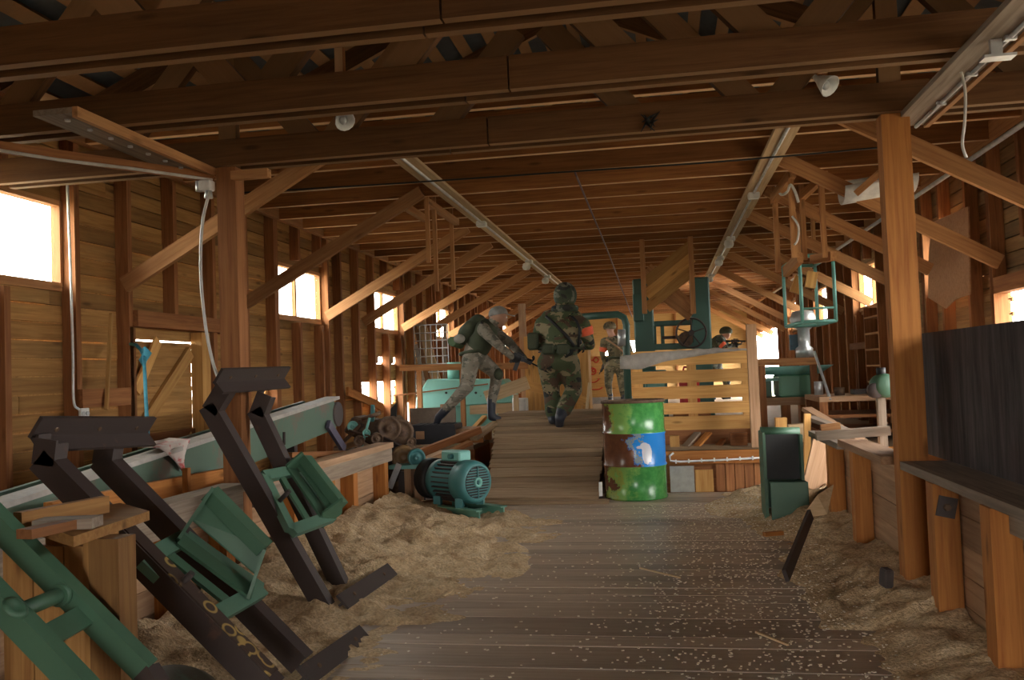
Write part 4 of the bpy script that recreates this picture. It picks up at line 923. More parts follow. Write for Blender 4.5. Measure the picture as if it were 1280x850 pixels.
def channel(m_, p0, p1, out, w=0.065, h=0.085, t=0.010):
    """steel channel from p0 to p1: web on the -Y side, flanges along Y; out = in-plane normal"""
    m_.bar(p0+Vector((0, -w/2, 0)), p1+Vector((0, -w/2, 0)), t, h, up=out)
    for s in (-1, 1):
        o_ = Vector(out).normalized()*(h/2-t/2)*s; m_.bar(p0+o_, p1+o_, w, t, up=out)
LN = Vector((0.73, 0, 0.68))       # normal of the plane the steel arms lie in, toward the aisle
M_RING = mat('rusty steel with yellow rings'); nt = M_RING[1]; v = coords(nt, (1, 1, 1), False)
vo = N(nt, 'ShaderNodeTexVoronoi'); vo.inputs['Scale'].default_value = 16; nt.links.new(v, vo.inputs['Vector'])
rg = ramp(nt, vo.outputs['Distance'], [(0.30, (0, 0, 0)), (0.36, (1, 1, 1)), (0.44, (1, 1, 1)), (0.5, (0, 0, 0))])
ms_ = noise(nt, v, 5, 2); msk = ramp(nt, ms_, [(0.50, (0, 0, 0)), (0.56, (0.8, 0.8, 0.8))])
nt.links.new(mix(nt, mix(nt, 1.0, rg, msk, 'MULTIPLY'), (0.045, 0.025, 0.017), (0.50, 0.34, 0.10)), M_RING[2].inputs['Base Color']); M_RING[2].inputs['Roughness'].default_value = 0.65
def steel_arm(label, rails, top_a, top_b, foot_a, foot_b, base, ringed=False):
    t = thing('steel_arm_frame', base, label, 'steel frame')
    for k, (elbow, tip, foot) in enumerate(rails):
        m_ = MB(); channel(m_, foot, elbow, LN); m_.build('rail', M_DARKST, t)
        m_ = MB(); channel(m_, elbow+(foot-elbow).normalized()*0.03, tip, (tip-elbow).cross(Vector((0, 1, 0))).normalized()*-1); m_.build('hooked_end', M_DARKST, t)
        if ringed and k == 0:
            a_, b_ = elbow.lerp(foot, 0.3), elbow.lerp(foot, 0.97); n_ = LN*0.045
            MB().bar(a_+n_, b_+n_, 0.062, 0.006, up=LN).build('painted_strip', M_RING[0], t)
    m_ = MB(); up = Vector((0.55, 0, 0.83)); lo_ = Vector((0.60, 0, -0.80))
    m_.bar(top_a+up*0.035, top_b+up*0.035, 0.014, 0.085, up=up); m_.bar(top_a+lo_*0.03, top_b+lo_*0.03, 0.014, 0.075, up=lo_); m_.build('top_bar', M_DARKST, t)
    for u in (0.15, 0.5, 0.85): c = top_a.lerp(top_b, u)+up*0.03; s = up.cross(Vector((0, 1, 0))).normalized(); MB().cyl(c-s*0.012, c+s*0.012, 0.009, n=8).build('rivet', M_RUST, t)
    m_ = MB(); m_.bar(foot_a, foot_b, 0.085, 0.012, up=LN); m_.bar(foot_a+Vector((-0.03, 0, -0.03)), foot_b+Vector((-0.03, 0, -0.03)), 0.012, 0.07, up=LN); m_.build('foot_bar', M_DARKST, t)
    for u in (0.2, 0.8): c = foot_a.lerp(foot_b, u); MB().cyl(c+LN*0.004, c+LN*0.012, 0.010, n=8).build('rivet', M_RUST, t)
    return t
A2 = (P(262, 507, Y=4.05), P(284, 484, Y=4.05), P(408, 762, Y=4.05)); B2 = (P(321, 512, Y=4.5), P(334, 492, Y=4.5), P(430, 740, Y=4.5))
f2 = steel_arm('dark steel arm frame with green bracket leaning on the half wall, farther one', (A2, B2), P(268, 478, X=-2.12), P(354, 473, X=-2.12), P(428, 758, X=-1.56)+Vector((0, 0, 0.02)), P(490, 716, X=-1.56)+Vector((0, 0, 0.02)), (-1.7, 4.3, 0))
A1 = (P(55, 573, Y=2.75), P(66, 548, Y=2.75), P(340, 862, Y=2.75)); B1 = (P(128, 573, Y=3.2), P(138, 552, Y=3.2), P(378, 828, Y=3.2))
f1 = steel_arm('dark steel arm frame with yellow ring marks leaning at the lower left', (A1, B1), P(38, 545, X=-2.16), P(183, 541, X=-2.16), P(380, 846, X=-1.36), P(456, 791, X=-1.36), (-1.4, 3.0, 0), True)

M_CRADLE = paint('pale green paint', (0.10, 0.21, 0.145), amt=0.12)
def cradle(t, pl_p, quad, fence, h=0.15):
    """green bracket: four bars in the rail plane, a box fence raised along one side"""
    n_ = LN.normalized(); p0 = Vector(pl_p)+n_*0.055
    q = [PP(x, y_, p0, n_) for x, y_ in quad]
    cr_ = MB()
    for k in range(4):
        a_, b_ = q[k], q[(k+1) % 4]; cr_.bar(a_, b_, 0.06 if abs((b_-a_).length) > 0.3 else 0.05, 0.032, up=n_)
    main = cr_.build('cradle', M_CRADLE, t)
    cc = sum(q, Vector())/4
    MB().bar(q[0].lerp(q[1], 0.45), q[3].lerp(q[2], 0.45), 0.05, 0.012, up=n_).build('cross_strip', M_GREEN, main)
    # fence
    p1 = p0+n_*h; F0, F1 = [PP(x, y_, p1, n_) for x, y_ in fence]; side_ = (q[3]-q[0]).normalized()
    dn = (q[1]-F0); dn = dn - side_*dn.dot(side_)
    MB().bar(F0, F1, 0.075, 0.05, up=n_).build('fence_top', M_GREEN, main)
    g0, g1 = q[1]*0.75+q[0]*0.25, q[2]*0.75+q[3]*0.25
    MB().bar(g0+n_*0.02, g1+n_*0.02, 0.08, 0.012, up=n_).build('fence_lower', M_GREEN, main)
    for a_, b_ in ((g0, F0), (g1, F1)): MB().bar(a_, b_, 0.012, 0.12, up=side_.cross(b_-a_)).build('fence_end', M_GREEN, main)
    ga, gb_ = F0.lerp(g0, 0.55), F1.lerp(g1, 0.55)
    MB().prism([ga, gb_, F1, F0], (n_*0.006)).build('fence_sheet', M_GREEN, main)
    MB().cyl(q[0].lerp(q[3], 0.5)+n_*0.0, q[0].lerp(q[3], 0.5)+n_*0.09, 0.012, n=8).build('pin', M_DARKST, main)
pl1 = (A1[0]+B1[0]+A1[2]+B1[2])/4; pl2 = (A2[0]+B2[0]+A2[2]+B2[2])/4
cradle(f1, pl1, [(178, 702), (232, 672), (326, 738), (258, 776)], [(262, 616), (331, 686)], 0.15)
cradle(f2, pl2, [(330, 596), (371, 588), (414, 646), (364, 664)], [(381, 573), (427, 632)], 0.09)

g3 = thing('green_ladder_frame', (-1.5, 2.1, 0.3), 'green steel ladder frame with a cross tube at the bottom left corner', 'steel frame')
p3 = Vector((-1.10, 0, 0.1)); q3 = lambda x, y_: PP(x, y_, p3, LN.normalized())
ext = lambda a_, b_: b_+(b_-a_)*0.6
a_, b_ = q3(-60, 596), q3(183, 838); MB().bar(a_, b_, 0.045, 0.06, up=LN).build('rail', M_GREEN, g3)
a_, b_ = q3(-60, 690), q3(100, 856); MB().bar(a_, ext(a_, b_), 0.045, 0.06, up=LN).build('rail', M_GREEN, g3)
MB().cyl(q3(15, 768), q3(78, 742), 0.02, n=14).build('cross_tube', M_GREEN, g3)
MB().cyl(q3(72, 745), q3(79, 742), 0.03, n=14).build('collar', M_GREEN, g3)
MB().bar(q3(52, 800), q3(112, 766), 0.06, 0.012, up=LN).build('cross_plate', M_GREEN, g3)
c = q3(6, 774)+LN*0.035; MB().lathe(c, LN, [(0.03, 0), (0.034, 0.006), (0.02, 0.012), (0.012, 0.006), (0, 0.006)], 14).build('boss', M_GREEN, g3)
MB().bar(q3(183, 838), q3(196, 858), 0.05, 0.05, up=LN).build('rail_end', M_DARKST, g3)
a_ = q3(30, 720); MB().bar((a_.x-0.2, a_.y-0.05, 0), (a_.x-0.2, a_.y-0.05, 0.62), 0.05, 0.05).build('support', M_DARKST, g3)

st = thing('wooden_stand', (-1.7, 2.35, 0), 'rough wooden stand topped with loose sticks at the lower left', 'stand')
tp = [P(92, 684, Z=.74), P(187, 650, Z=.74), P(150, 639, Z=.74), P(30, 664, Z=.74)]
MB().prism(tp, (0, 0, 0.028)).build('top_board', M_STAND, st)
lg = P(138, 700, Y=2.22); vplank('leg', lg.x-0.045, lg.x+0.045, 2.19, 2.27, 0, 0.74, M_STAND, st)
vplank('leg', lg.x-0.09, lg.x-0.047, 2.23, 2.33, 0, 0.74, M_STAND, st)
for k in range(3): vplank('side_board', lg.x-0.40+k*0.10, lg.x-0.305+k*0.10, 2.30, 2.325, 0, 0.70, M_STAND, st)
for x_, y_ in ((lg.x-0.36, 2.52), (lg.x-0.26, 2.40)): vplank('leg', x_-0.04, x_+0.04, y_-0.04, y_+0.04, 0, 0.74, M_STAND, st)
for (xA, yA, xB, yB, z_, w_, h_, m, lab) in ((22, 652, 132, 630, .795, 0.03, 0.05, M_STAND, 'long pine stick lying on the wooden stand'), (48, 655, 122, 652, .785, 0.07, 0.028, M_GREYW, 'grey weathered stick lying on the wooden stand'),
                                             (30, 668, 88, 655, .785, 0.05, 0.025, M_STUD, 'dark broken stick lying on the wooden stand')):
    o = plank('wood_stick', P(xA, yA, Z=z_), P(xB, yB, Z=z_), w_, h_, m); tag(o, lab, 'stick')
dm = thing('iron_dish', P(215, 868, Y=2.62), 'round brown iron dish lying at the bottom left edge', 'dish')
c = P(212, 866, Y=2.62); c = Vector((c.x, 2.62, max(c.z, 0.05)))
MB().lathe(c+Vector((0, 0, -0.05)), (0.3, -0.35, 0.9), [(0.15, -0.05), (0.165, -0.02), (0.16, 0.03), (0.12, 0.07), (0.06, 0.09), (0.0, 0.095)], 28).build('bowl', paint('brown enamel', (0.055, 0.045, 0.03), (0.06, 0.10, 0.07), amt=0.3), dm)
MB().lathe(c+Vector((0, 0, -0.05)), (0.3, -0.35, 0.9), [(0.160, -0.055), (0.178, -0.04), (0.172, -0.02), (0.160, -0.02), (0.160, -0.055)], 28).build('rim', M_GREEN, dm)
# ================================================================== right foreground
M_SHEET = mat('dark stained sheet'); nt = M_SHEET[1]; v = coords(nt, (5, 5, 0.5), False); a = noise(nt, v, 3.2, 6, 0.7); b_ = noise(nt, coords(nt, (1, 1, 1), False), 3, 4)
cc = ramp(nt, a, [(0.3, (0.018, 0.014, 0.014)), (0.5, (0.060, 0.050, 0.049)), (0.75, (0.125, 0.105, 0.10))]); cc = mix(nt, ramp(nt, b_, [(0.45, (0, 0, 0)), (0.75, (0.6,)*3)]), cc, (0.06, 0.035, 0.03))
nt.links.new(cc, M_SHEET[2].inputs['Base Color']); M_SHEET[2].inputs['Roughness'].default_value = 0.8; M_SHEET[2].inputs['Specular IOR Level'].default_value = 0.2; M_SHEET[2].inputs['Metallic'].default_value = 0.0
o = MB().bb(1.29, 1.31, 2.2, 5.02, 0.672, 1.275).build('dark_sheet', M_SHEET[0]); tag(o, 'large dark stained metal sheet standing on the right ledge', 'sheet')
cb = thing('green_chute', (0.9, 6.75, 0), 'open dark green metal chute standing by the right half wall', 'chute')
p, q = P(958, 650, Y=6.62), P(1003, 540, Y=6.62); x0, x1, zt_ = p.x, q.x, q.z; ym = 6.9; zm = P(985, 601, Y=6.6).z
MB().bb(x0, x0+0.02, 6.62, ym, 0, zt_).build('side', M_GREEN, cb); MB().bb(x1-0.02, x1, 6.62, ym, 0, zt_-0.02).build('side', M_GREEN, cb)
MB().bb(x0+0.02, x1-0.02, ym-0.02, ym, 0, zt_).build('back', M_GREEN, cb)
MB().bb(x0+0.03, x1+0.01, 6.53, 6.545, 0.0, zm).build('front_panel', paint('chute front', (0.10, 0.20, 0.14), amt=0.15), cb, bevel=0.004)
MB().bb(x0+0.03, x1, 6.545, 6.62, zm-0.012, zm).build('shelf', M_GREEN, cb)
MB().cyl((x0, 6.76, zt_), (x1, 6.76, zt_-0.01), 0.035, n=12).build('rolled_top', M_GREEN, cb)
MB().bb(x0+0.02, x1-0.02, 6.7, ym-0.021, zm, zt_-0.02).build('hole_shade', M_BLACK, cb)  # black block painted in for the shade of the hollow chute
o = plank('metal_bar', P(982, 720, Z=0.10), P(1013, 643, Z=0.24), 0.06, 0.02, M_DARKST, up=(1, 0, 0.3)); tag(o, 'dark flat metal bar lying tilted in the right sawdust', 'bar')
bk_ = thing('concrete_block', P(1110, 735, Z=0.1), 'small dark block lying against the right post', 'block'); c = P(1108, 722, Y=4.28)
MB().box((c.x, c.y, c.z), (0.045, 0.06, 0.085), Euler((0.1, 0.05, 0.3)).to_matrix()).build('body', plain('dark block', (0.07, 0.055, 0.05), 0.9), bk_, bevel=0.008)
o = plank('wood_offcut', P(955, 668, Z=0.05), P(978, 666, Z=0.05), 0.035, 0.025, M_ORANGE); tag(o, 'short orange offcut lying left of the metal bar', 'offcut')
o = MB().prism([P(1002, 648, Z=0.13), P(1034, 643, Z=0.15), P(1042, 607, Z=0.32), P(1022, 620, Z=0.27)], (0, 0, 0.008)).build('pale_sheet', M_PALE); tag(o, 'pale bent sheet lying in the sawdust by the half wall end', 'sheet')
# timbers around the end of the right half wall
for (xA, yA, YA, xB, yB, YB_, w_, h_, m, lab, nm) in (
        (1009, 592, 7.35, 1009, 517, 7.35, 0.05, 0.05, M_PINE, 'upright pine stake at the end of the right half wall', 'wood_stake'),
        (1012, 522, 7.4, 1064, 541, 7.1, 0.10, 0.03, M_GREYW, 'grey board sloping down from the pine stake', 'loose_plank'),
        (1008, 511, 7.7, 1078, 552, 7.2, 0.10, 0.03, M_TAN, 'thin tan board lying behind the sloping grey board', 'loose_plank'),
        (1020, 545, 5.6, 1112, 538, 5.6, 0.05, 0.055, M_GREYW, 'grey crosswise timber bolted to the right half wall', 'timber'),
        (1016, 612, 7.08, 1032, 545, 7.15, 0.17, 0.03, M_TAN, 'wide tan board leaning at the half wall end', 'leaning_board'),
        (1026, 535, 5.62, 1050, 532, 5.62, 0.03, 0.04, M_BRACE, 'short orange stick on the crosswise timber', 'wood_stick'),
        (976, 545, 8.6, 976, 522, 8.6, 0.10, 0.10, M_PINE, 'bright pine block on the deck behind the green chute', 'wood_block'),
        (985, 542, 8.8, 1008, 540, 8.8, 0.14, 0.17, M_PALE, 'pale split log on the deck behind the green chute', 'log')):
    a_ = P(xA, yA, Y=YA)
    if nm == 'wood_block': a_.z = DECK
    o = plank(nm, a_, P(xB, yB, Y=YB_), w_, h_, m, up=(0, 1, 0.2) if nm == 'leaning_board' else (0, 0, 1)); tag(o, lab, nm.split('_')[-1])
gr = thing('bench_grinder', (1.52, 6.2, 0.0), 'grey green grinder on a wooden stand left of the right post', 'grinder')
c = P(1102, 482, Y=6.2)
MB().lathe(c+Vector((0, 0.05, 0)), (0.2, -1, 0), [(0, 0), (0.075, 0), (0.08, 0.03), (0.08, 0.10), (0.06, 0.12), (0.0, 0.12)], 20).build('housing', M_GREEN, gr)
MB().lathe(c+Vector((-0.06, -0.03, -0.03)), (0.2, -1, 0), [(0, 0), (0.05, 0), (0.05, 0.04), (0.0, 0.04)], 18).build('wheel', M_DARKST, gr)
vplank('stand', c.x-0.03, c.x+0.02, 6.19, 6.25, 0, c.z-0.075, M_GREYW, gr); MB().cyl(c+Vector((0, 0, 0.07)), c+Vector((0, 0, 0.12)), 0.03, n=10).build('knob', M_BLACK, gr)

# right rear: green saw table with timber rail, motor, workbench, shelving
sw = thing('saw_table', (1.45, 10.9, DECK), 'green saw table with a round dished top at the right', 'machine')
p, q = P(945, 502, Y=10.8), P(1018, 462, Y=10.8)
MB().lathe((1.55, 11.1, q.z-0.02), (0, 0, 1), [(0.0, 0.0), (0.30, 0.0), (0.46, 0.07), (0.48, 0.07), (0.32, -0.03), (0.0, -0.03)], 28).build('dished_top', M_TURQ, sw)
MB().bb(P(975, 500, Y=10.8).x, P(1018, 500, Y=10.8).x, 10.8, 11.4, 0.75, q.z-0.05).build('body', paint('bright green', (0.10, 0.28, 0.17), amt=0.1), sw, bevel=0.02)
MB().bb(p.x, P(975, 500, Y=10.8).x, 10.85, 11.35, q.z-0.12, q.z-0.09).build('side_shelf', M_TURQ, sw)
MB().bb(p.x+0.05, p.x+0.2, 10.9, 11.2, 0.76, q.z-0.12).build('side_box', M_GREEN, sw)
vplank('sleeper', p.x-0.1, q.x+0.05, 10.78, 11.4, 0.66, 0.75, M_TAN, sw)
for x_ in (p.x, (p.x+q.x)/2, q.x): vplank('leg', x_-0.05, x_+0.05, 10.8, 10.9, DECK, 0.66, M_STUD, sw)
tr_ = thing('timber_rail', (1.35, 10.4, DECK), 'horizontal timber rail on legs in front of the green saw table', 'rail')
p, q = P(948, 453, Y=10.4), P(1022, 451, Y=10.4); plank('beam', p, q, 0.05, 0.08, M_BRACE, tr_)
for x_ in (p.x+0.04, q.x-0.04): vplank('leg', x_-0.035, x_+0.035, 10.43, 10.5, DECK, p.z+0.04, M_STUD, tr_)
pm_ = thing('pump_motor', P(1006, 443, Y=11.9), 'upright grey motor with a flared cowl above the saw table', 'motor')
c = P(1006, 447, Y=11.9); vplank('stand', c.x-0.1, c.x+0.1, 11.8, 12.0, DECK, c.z, M_STUD, pm_)
MB().lathe((c.x, 11.9, c.z), (0, 0, 1), [(0, 0), (0.11, 0), (0.11, 0.12), (0.075, 0.15), (0.075, 0.36), (0.15, 0.42), (0.17, 0.5), (0.13, 0.6), (0, 0.62)], 20).build('body', M_GALV, pm_)
q = P(993, 428, Y=11.95); MB().bb(q.x-0.06, q.x+0.06, 11.93, 12.0, q.z-0.10, q.z+0.10).build('switch_box', plain('blue box', (0.06, 0.12, 0.17), 0.5), pm_)
o = plank('steel_rod', P(1018, 440, Y=9.6), P(1038, 500, Y=9.0), 0.02, 0.03, M_GALV); tag(o, 'bright steel strip leaning on the saw table rail', 'rod')
wb_ = thing('workbench', (1.95, 9.2, DECK), 'wooden workbench with open shelves along the right wall', 'workbench')
bx0, bx1 = P(1024, 495, Y=9.0).x, 2.44
vplank('top', bx0, bx1, 9.0, 9.9, 0.76, 0.81, M_TAN, wb_)
for z in (0.45, 0.60): vplank('shelf', bx0, bx1, 9.02, 9.88, z, z+0.03, M_STUD, wb_)
for x_ in (bx0+0.04, bx1-0.04):
    for yy in (9.05, 9.85): vplank('leg', x_-0.04, x_+0.04, yy-0.04, yy+0.04, DECK, 0.76, M_STUD, wb_)
sh = thing('wall_shelf', (2.38, 10.3, 1.0), 'tall narrow wooden shelf rack on the right wall behind the bench', 'shelf')
for yy in (9.95, 10.6): vplank('upright', 2.3, 2.46, yy-0.02, yy+0.02, DECK, 1.75, M_STUD, sh)
for z in (0.9, 1.08, 1.26, 1.44, 1.62): vplank('shelf', 2.3, 2.46, 9.97, 10.58, z, z+0.02, M_BRACE, sh)
for i, (x_, yy, w_, h_, m, lab) in enumerate(((1.75, 9.3, 0.10, 0.08, M_RUST, 'rusty tin standing on the workbench'), (1.98, 9.5, 0.14, 0.05, M_DARKST, 'low dark tray on the workbench'), (2.2, 9.3, 0.08, 0.13, M_GREYW, 'grey wooden box on the workbench'), (1.6, 9.6, 0.09, 0.14, M_GALV, 'small steel can at the left of the workbench'))):
    t = thing('bench_item', (x_, yy, 0.81), lab, ('tin', 'tray', 'box', 'can')[i])
    if i in (0, 3): MB().lathe((x_, yy, 0.81), (0, 0, 1), [(0, 0), (w_/2, 0), (w_/2, h_), (w_/2*0.9, h_), (w_/2*0.9, 0.01), (0, 0.01)], 16).build('body', m, t)
    else:
        MB().bb(x_-w_/2, x_+w_/2, yy-0.08, yy+0.08, 0.81, 0.82).bb(x_-w_/2, x_-w_/2+0.01, yy-0.08, yy+0.08, 0.82, 0.81+h_).bb(x_+w_/2-0.01, x_+w_/2, yy-0.08, yy+0.08, 0.82, 0.81+h_).bb(x_-w_/2, x_+w_/2, yy-0.09, yy-0.08, 0.81, 0.81+h_).bb(x_-w_/2, x_+w_/2, yy+0.08, yy+0.09, 0.81, 0.81+h_).build('body', m, t)
vplank('rail', XR-0.13, XR-0.1, 9.6, 12.3, 1.30, 1.38, M_STUD, wr); vplank('rail', XR-0.13, XR-0.1, 9.9, 11.4, 1.12, 1.19, M_GREYW, wr)

# ================================================================== sawdust and chips
from mathutils import noise as mn
M_SAW = mat('sawdust'); nt = M_SAW[1]; v = coords(nt, rnd=False); a = noise(nt, v, 9, 8, 0.7); b_ = noise(nt, v, 70, 3, 0.6)
cc = ramp(nt, a, [(0.3, (0.42, 0.26, 0.13)), (0.5, (0.68, 0.50, 0.29)), (0.72, (0.80, 0.64, 0.42))]); cc = mix(nt, ramp(nt, b_, [(0.35, (0.5,)*3), (0.6, (0, 0, 0))]), cc, (0.16, 0.10, 0.05))
nt.links.new(cc, M_SAW[2].inputs['Base Color']); M_SAW[2].inputs['Roughness'].default_value = 0.95; bump(nt, M_SAW[2], b_, 0.8, 0.015)
def pile(name, label, x0, x1, y0, y1, hf, step=0.022):
    nx, ny = int((x1-x0)/step), int((y1-y0)/step); vs = []; keep = {}; fs = []
    H = [[hf(x0+i*step, y0+j*step) for i in range(nx+1)] for j in range(ny+1)]
    for j in range(ny):
        for i in range(nx):
            if max(H[j][i], H[j][i+1], H[j+1][i], H[j+1][i+1]) < 0.001: continue
            q = []
            for (jj, ii) in ((j, i), (j, i+1), (j+1, i+1), (j+1, i)):
                if (jj, ii) not in keep: keep[(jj, ii)] = len(vs); vs.append((x0+ii*step, y0+jj*step, max(H[jj][ii], -0.012)))
                q.append(keep[(jj, ii)])
            fs.append(q)
    m_ = MB(); m_.add(vs, fs, True); o = m_.build(name, M_SAW[0], fix=False); return tag(o, label, 'sawdust', kind='stuff')
def fb(x, y_, s, oct_=4): return mn.fractal(Vector((x*s, y_*s, 3.7)), 1.0, 2.0, oct_)
def hleft(x, y_):
    edge = -1.05 + 0.22*fb(x, y_, 1.3) - (0.18 if y_ < 4 else 0) + 0.25*math.exp(-((y_-6.3)/0.7)**2)
    if y_ > 7.0: edge -= (y_-7.0)*1.0
    d = (edge-x)/1.2
    return (0.20-0.06*min(1, max(0, y_-5.5)))*(max(d, 0.0)**1.7 if d > 0 else d) + (0.045*fb(x+9, y_, 4.0)+0.035*abs(fb(x, y_+5, 9.0)))*min(1.0, max(0.0, d*4+0.25)) - 0.004
def hright(x, y_):
    edge = 0.62 + 0.20*fb(x+3, y_, 1.4) - 0.25*math.exp(-((y_-7.2)/0.8)**2) + (0.15 if y_ < 4 else 0)
    d = (x-edge)/0.6
    return 0.135*max(d, -0.05) + (0.035*fb(x+2, y_+7, 4.0)+0.028*abs(fb(x, y_+5, 9.0)))*min(1.0, max(0.0, d*3+0.25)) - 0.004
pile('sawdust', 'deep tan sawdust heaped against the left half wall', XPL+0.04, -0.6, 2.2, 7.5, hleft)
pile('sawdust', 'tan sawdust drifted along the right half wall', 0.2, XPR+0.07, 2.2, 8.2, hright)
cm = MB(); rr = random.Random(3)
for k in range(2600):
    if k < 1900: y_ = rr.uniform(3.0, 7.6); x_ = rr.triangular(-0.5, 1.0, 0.55)
    else: y_ = rr.uniform(3.0, 7.6); x_ = rr.uniform(-1.2, 0.9)
    s = rr.uniform(0.005, 0.013); a_ = rr.uniform(0, 3.14)
    z_ = max(0.003, hright(x_, y_) if x_ > 0.2 else 0.003)+0.002
    cm.box((x_, y_, z_), (s, s*rr.uniform(0.4, 1), 0.003), Matrix.Rotation(a_, 3, 'Z'))
o = cm.build('wood_chips', plain('white chips', (0.78, 0.70, 0.56), 0.8), fix=False); tag(o, 'pale wood chips scattered over the floor planks', 'wood chips', kind='stuff')
for (xA, yA, xB, yB, w_) in ((555, 744, 580, 730, 0.012), (800, 710, 850, 722, 0.01), (945, 790, 985, 806, 0.01)):
    o = plank('wood_splinter', P(xA, yA, Z=0.012), P(xB, yB, Z=0.014), w_, 0.008, M_PALE)
    tag(o, {555: 'pale splinter at the edge of the left sawdust', 800: 'pale splinter on the middle of the floor', 945: 'thin splinter on the floor near the right sawdust'}[xA], 'splinter')

# ================================================================== people
def camo(name, cols, scale=5.0):
    m, nt, b = mat(name); v = coords(nt, rnd=False)
    c = cols[0]
    for i, (col, th) in enumerate(zip(cols[1:], (0.52, 0.56, 0.60))):
        mp = N(nt, 'ShaderNodeMapping'); mp.inputs['Location'].default_value = (i*7.3+1, i*3.1, i*5.7); mp.inputs['Scale'].default_value = (1, 1, 1.5); nt.links.new(v, mp.inputs[0])
        a = noise(nt, mp.outputs[0], scale*(1+0.15*i), 3, 0.55, 0.4)
        c = mix(nt, ramp(nt, a, [(th, (0, 0, 0)), (th+0.015, (1, 1, 1))]), c, col)
    nt.links.new(c, b.inputs['Base Color']); b.inputs['Roughness'].default_value = 0.9
    bump(nt, b, noise(nt, v, 16, 4), 0.5, 0.02)
    return m
M_CAMO1 = camo('woodland camouflage', [(0.065, 0.085, 0.038), (0.23, 0.19, 0.11), (0.085, 0.05, 0.03), (0.012, 0.014, 0.012)], 6.0)
M_CAMO2 = camo('grey tan camouflage', [(0.22, 0.195, 0.15), (0.15, 0.14, 0.11), (0.30, 0.27, 0.22), (0.10, 0.10, 0.075)], 8.0)
M_CAMO3 = camo('olive camouflage', [(0.17, 0.15, 0.085), (0.09, 0.085, 0.05), (0.25, 0.21, 0.14), (0.05, 0.045, 0.03)], 7.0)
M_CAMO4 = camo('dark camouflage', [(0.05, 0.065, 0.04), (0.15, 0.15, 0.11), (0.03, 0.03, 0.025), (0.02, 0.02, 0.02)], 6.0)
M_SKIN = plain('skin', (0.45, 0.24, 0.16), 0.5, 0, 0.08)
M_BOOT = plain('dark blue boot leather', (0.022, 0.026, 0.04), 0.45)
M_GLOVE = plain('black glove', (0.02, 0.02, 0.022), 0.7)
M_VEST = plain('dark olive webbing', (0.045, 0.055, 0.03), 0.85)
M_GUN = plain('gun metal', (0.02, 0.02, 0.022), 0.4, 0.4)
M_BAND = plain('orange armband', (0.80, 0.13, 0.05), 0.7)
M_HAIR = plain('brown hair', (0.05, 0.03, 0.02), 0.8)

def skin_mesh(name, prims, mats, voxel, parent, smooth=4):
    """prims: (p0, r0, p1, r1, material index); all grown into one continuous surface"""
    mb = MB()
    for (p0, r0, p1, r1, _) in prims:
        mb.ell(p0, (r0, r0, r0), None, 14, 10)
        if p1 is not None and (p1-p0).length > 1e-4: mb.ell(p1, (r1, r1, r1), None, 14, 10); mb.cyl(p0, p1, r0, r1, 14)
    off = wloc(parent); tm = bpy.data.meshes.new('tmp'); tm.from_pydata([v-off for v in mb.v], [], mb.f)
    to = bpy.data.objects.new('tmp', tm); C.objects.link(to)
    r = to.modifiers.new('r', 'REMESH'); r.mode = 'VOXEL'; r.voxel_size = voxel; r.use_smooth_shade = True
    s = to.modifiers.new('s', 'SMOOTH'); s.iterations = smooth; s.factor = 0.5
    dg = bpy.context.evaluated_depsgraph_get(); me = bpy.data.meshes.new_from_object(to.evaluated_get(dg)); me.name = name
    bpy.data.objects.remove(to); bpy.data.meshes.remove(tm)
    me.materials.clear()
    for m in mats: me.materials.append(m)
    if len(mats) > 1:
        idx = []
        for f in me.polygons:
            c = f.center+off; best = 1e9; bi = 0
            for (p0, r0, p1, r1, k) in prims:
                if p1 is None: d = (c-p0).length-r0
                else:
                    ab = p1-p0; t = max(0.0, min(1.0, (c-p0).dot(ab)/max(ab.dot(ab), 1e-9))); d = (c-p0-ab*t).length-(r0+(r1-r0)*t)
                if d < best: best = d; bi = k
            idx.append(bi)
        me.polygons.foreach_set('material_index', idx)
    me.polygons.foreach_set('use_smooth', [True]*len(me.polygons))
    o = bpy.data.objects.new(name, me); link(o, parent); return o

def hand(parent, wrist, d, n, mats, side=1, curl=0.9, name='glove'):
    """palm, four unequal curled fingers and a thumb from the side of the palm; d = toward the fingers, n = out of the palm"""
    d = Vector(d).normalized(); n = (Vector(n)-d*Vector(n).dot(d)).normalized(); w = d.cross(n)*side; pr = []
    kn = wrist+d*0.085
    for k in (-1.2, -0.4, 0.4, 1.2): pr.append((wrist+w*k*0.012, 0.017, kn+w*k*0.021, 0.013, 0))
    for k, L in zip((-1.5, -0.5, 0.5, 1.5), (0.060, 0.078, 0.084, 0.074)):
        p = kn+w*k*0.018; a = 0.25; seg = (0.45, 0.32, 0.23)
        for s in seg:
            a += curl*0.75; q = p+(d*math.cos(a)+n*math.sin(a))*L*s*1.1; pr.append((p, 0.0095, q, 0.0085, 0)); p = q
    p = wrist+d*0.03+w*0.03; a = w*0.7+d*0.6+n*0.35
    q = p+a.normalized()*0.035; pr.append((p, 0.013, q, 0.011, 0)); pr.append((q, 0.011, q+(d*0.8+n*0.6).normalized()*0.03, 0.009, 0))
    return skin_mesh(name, pr, mats, 0.006, parent, 2)

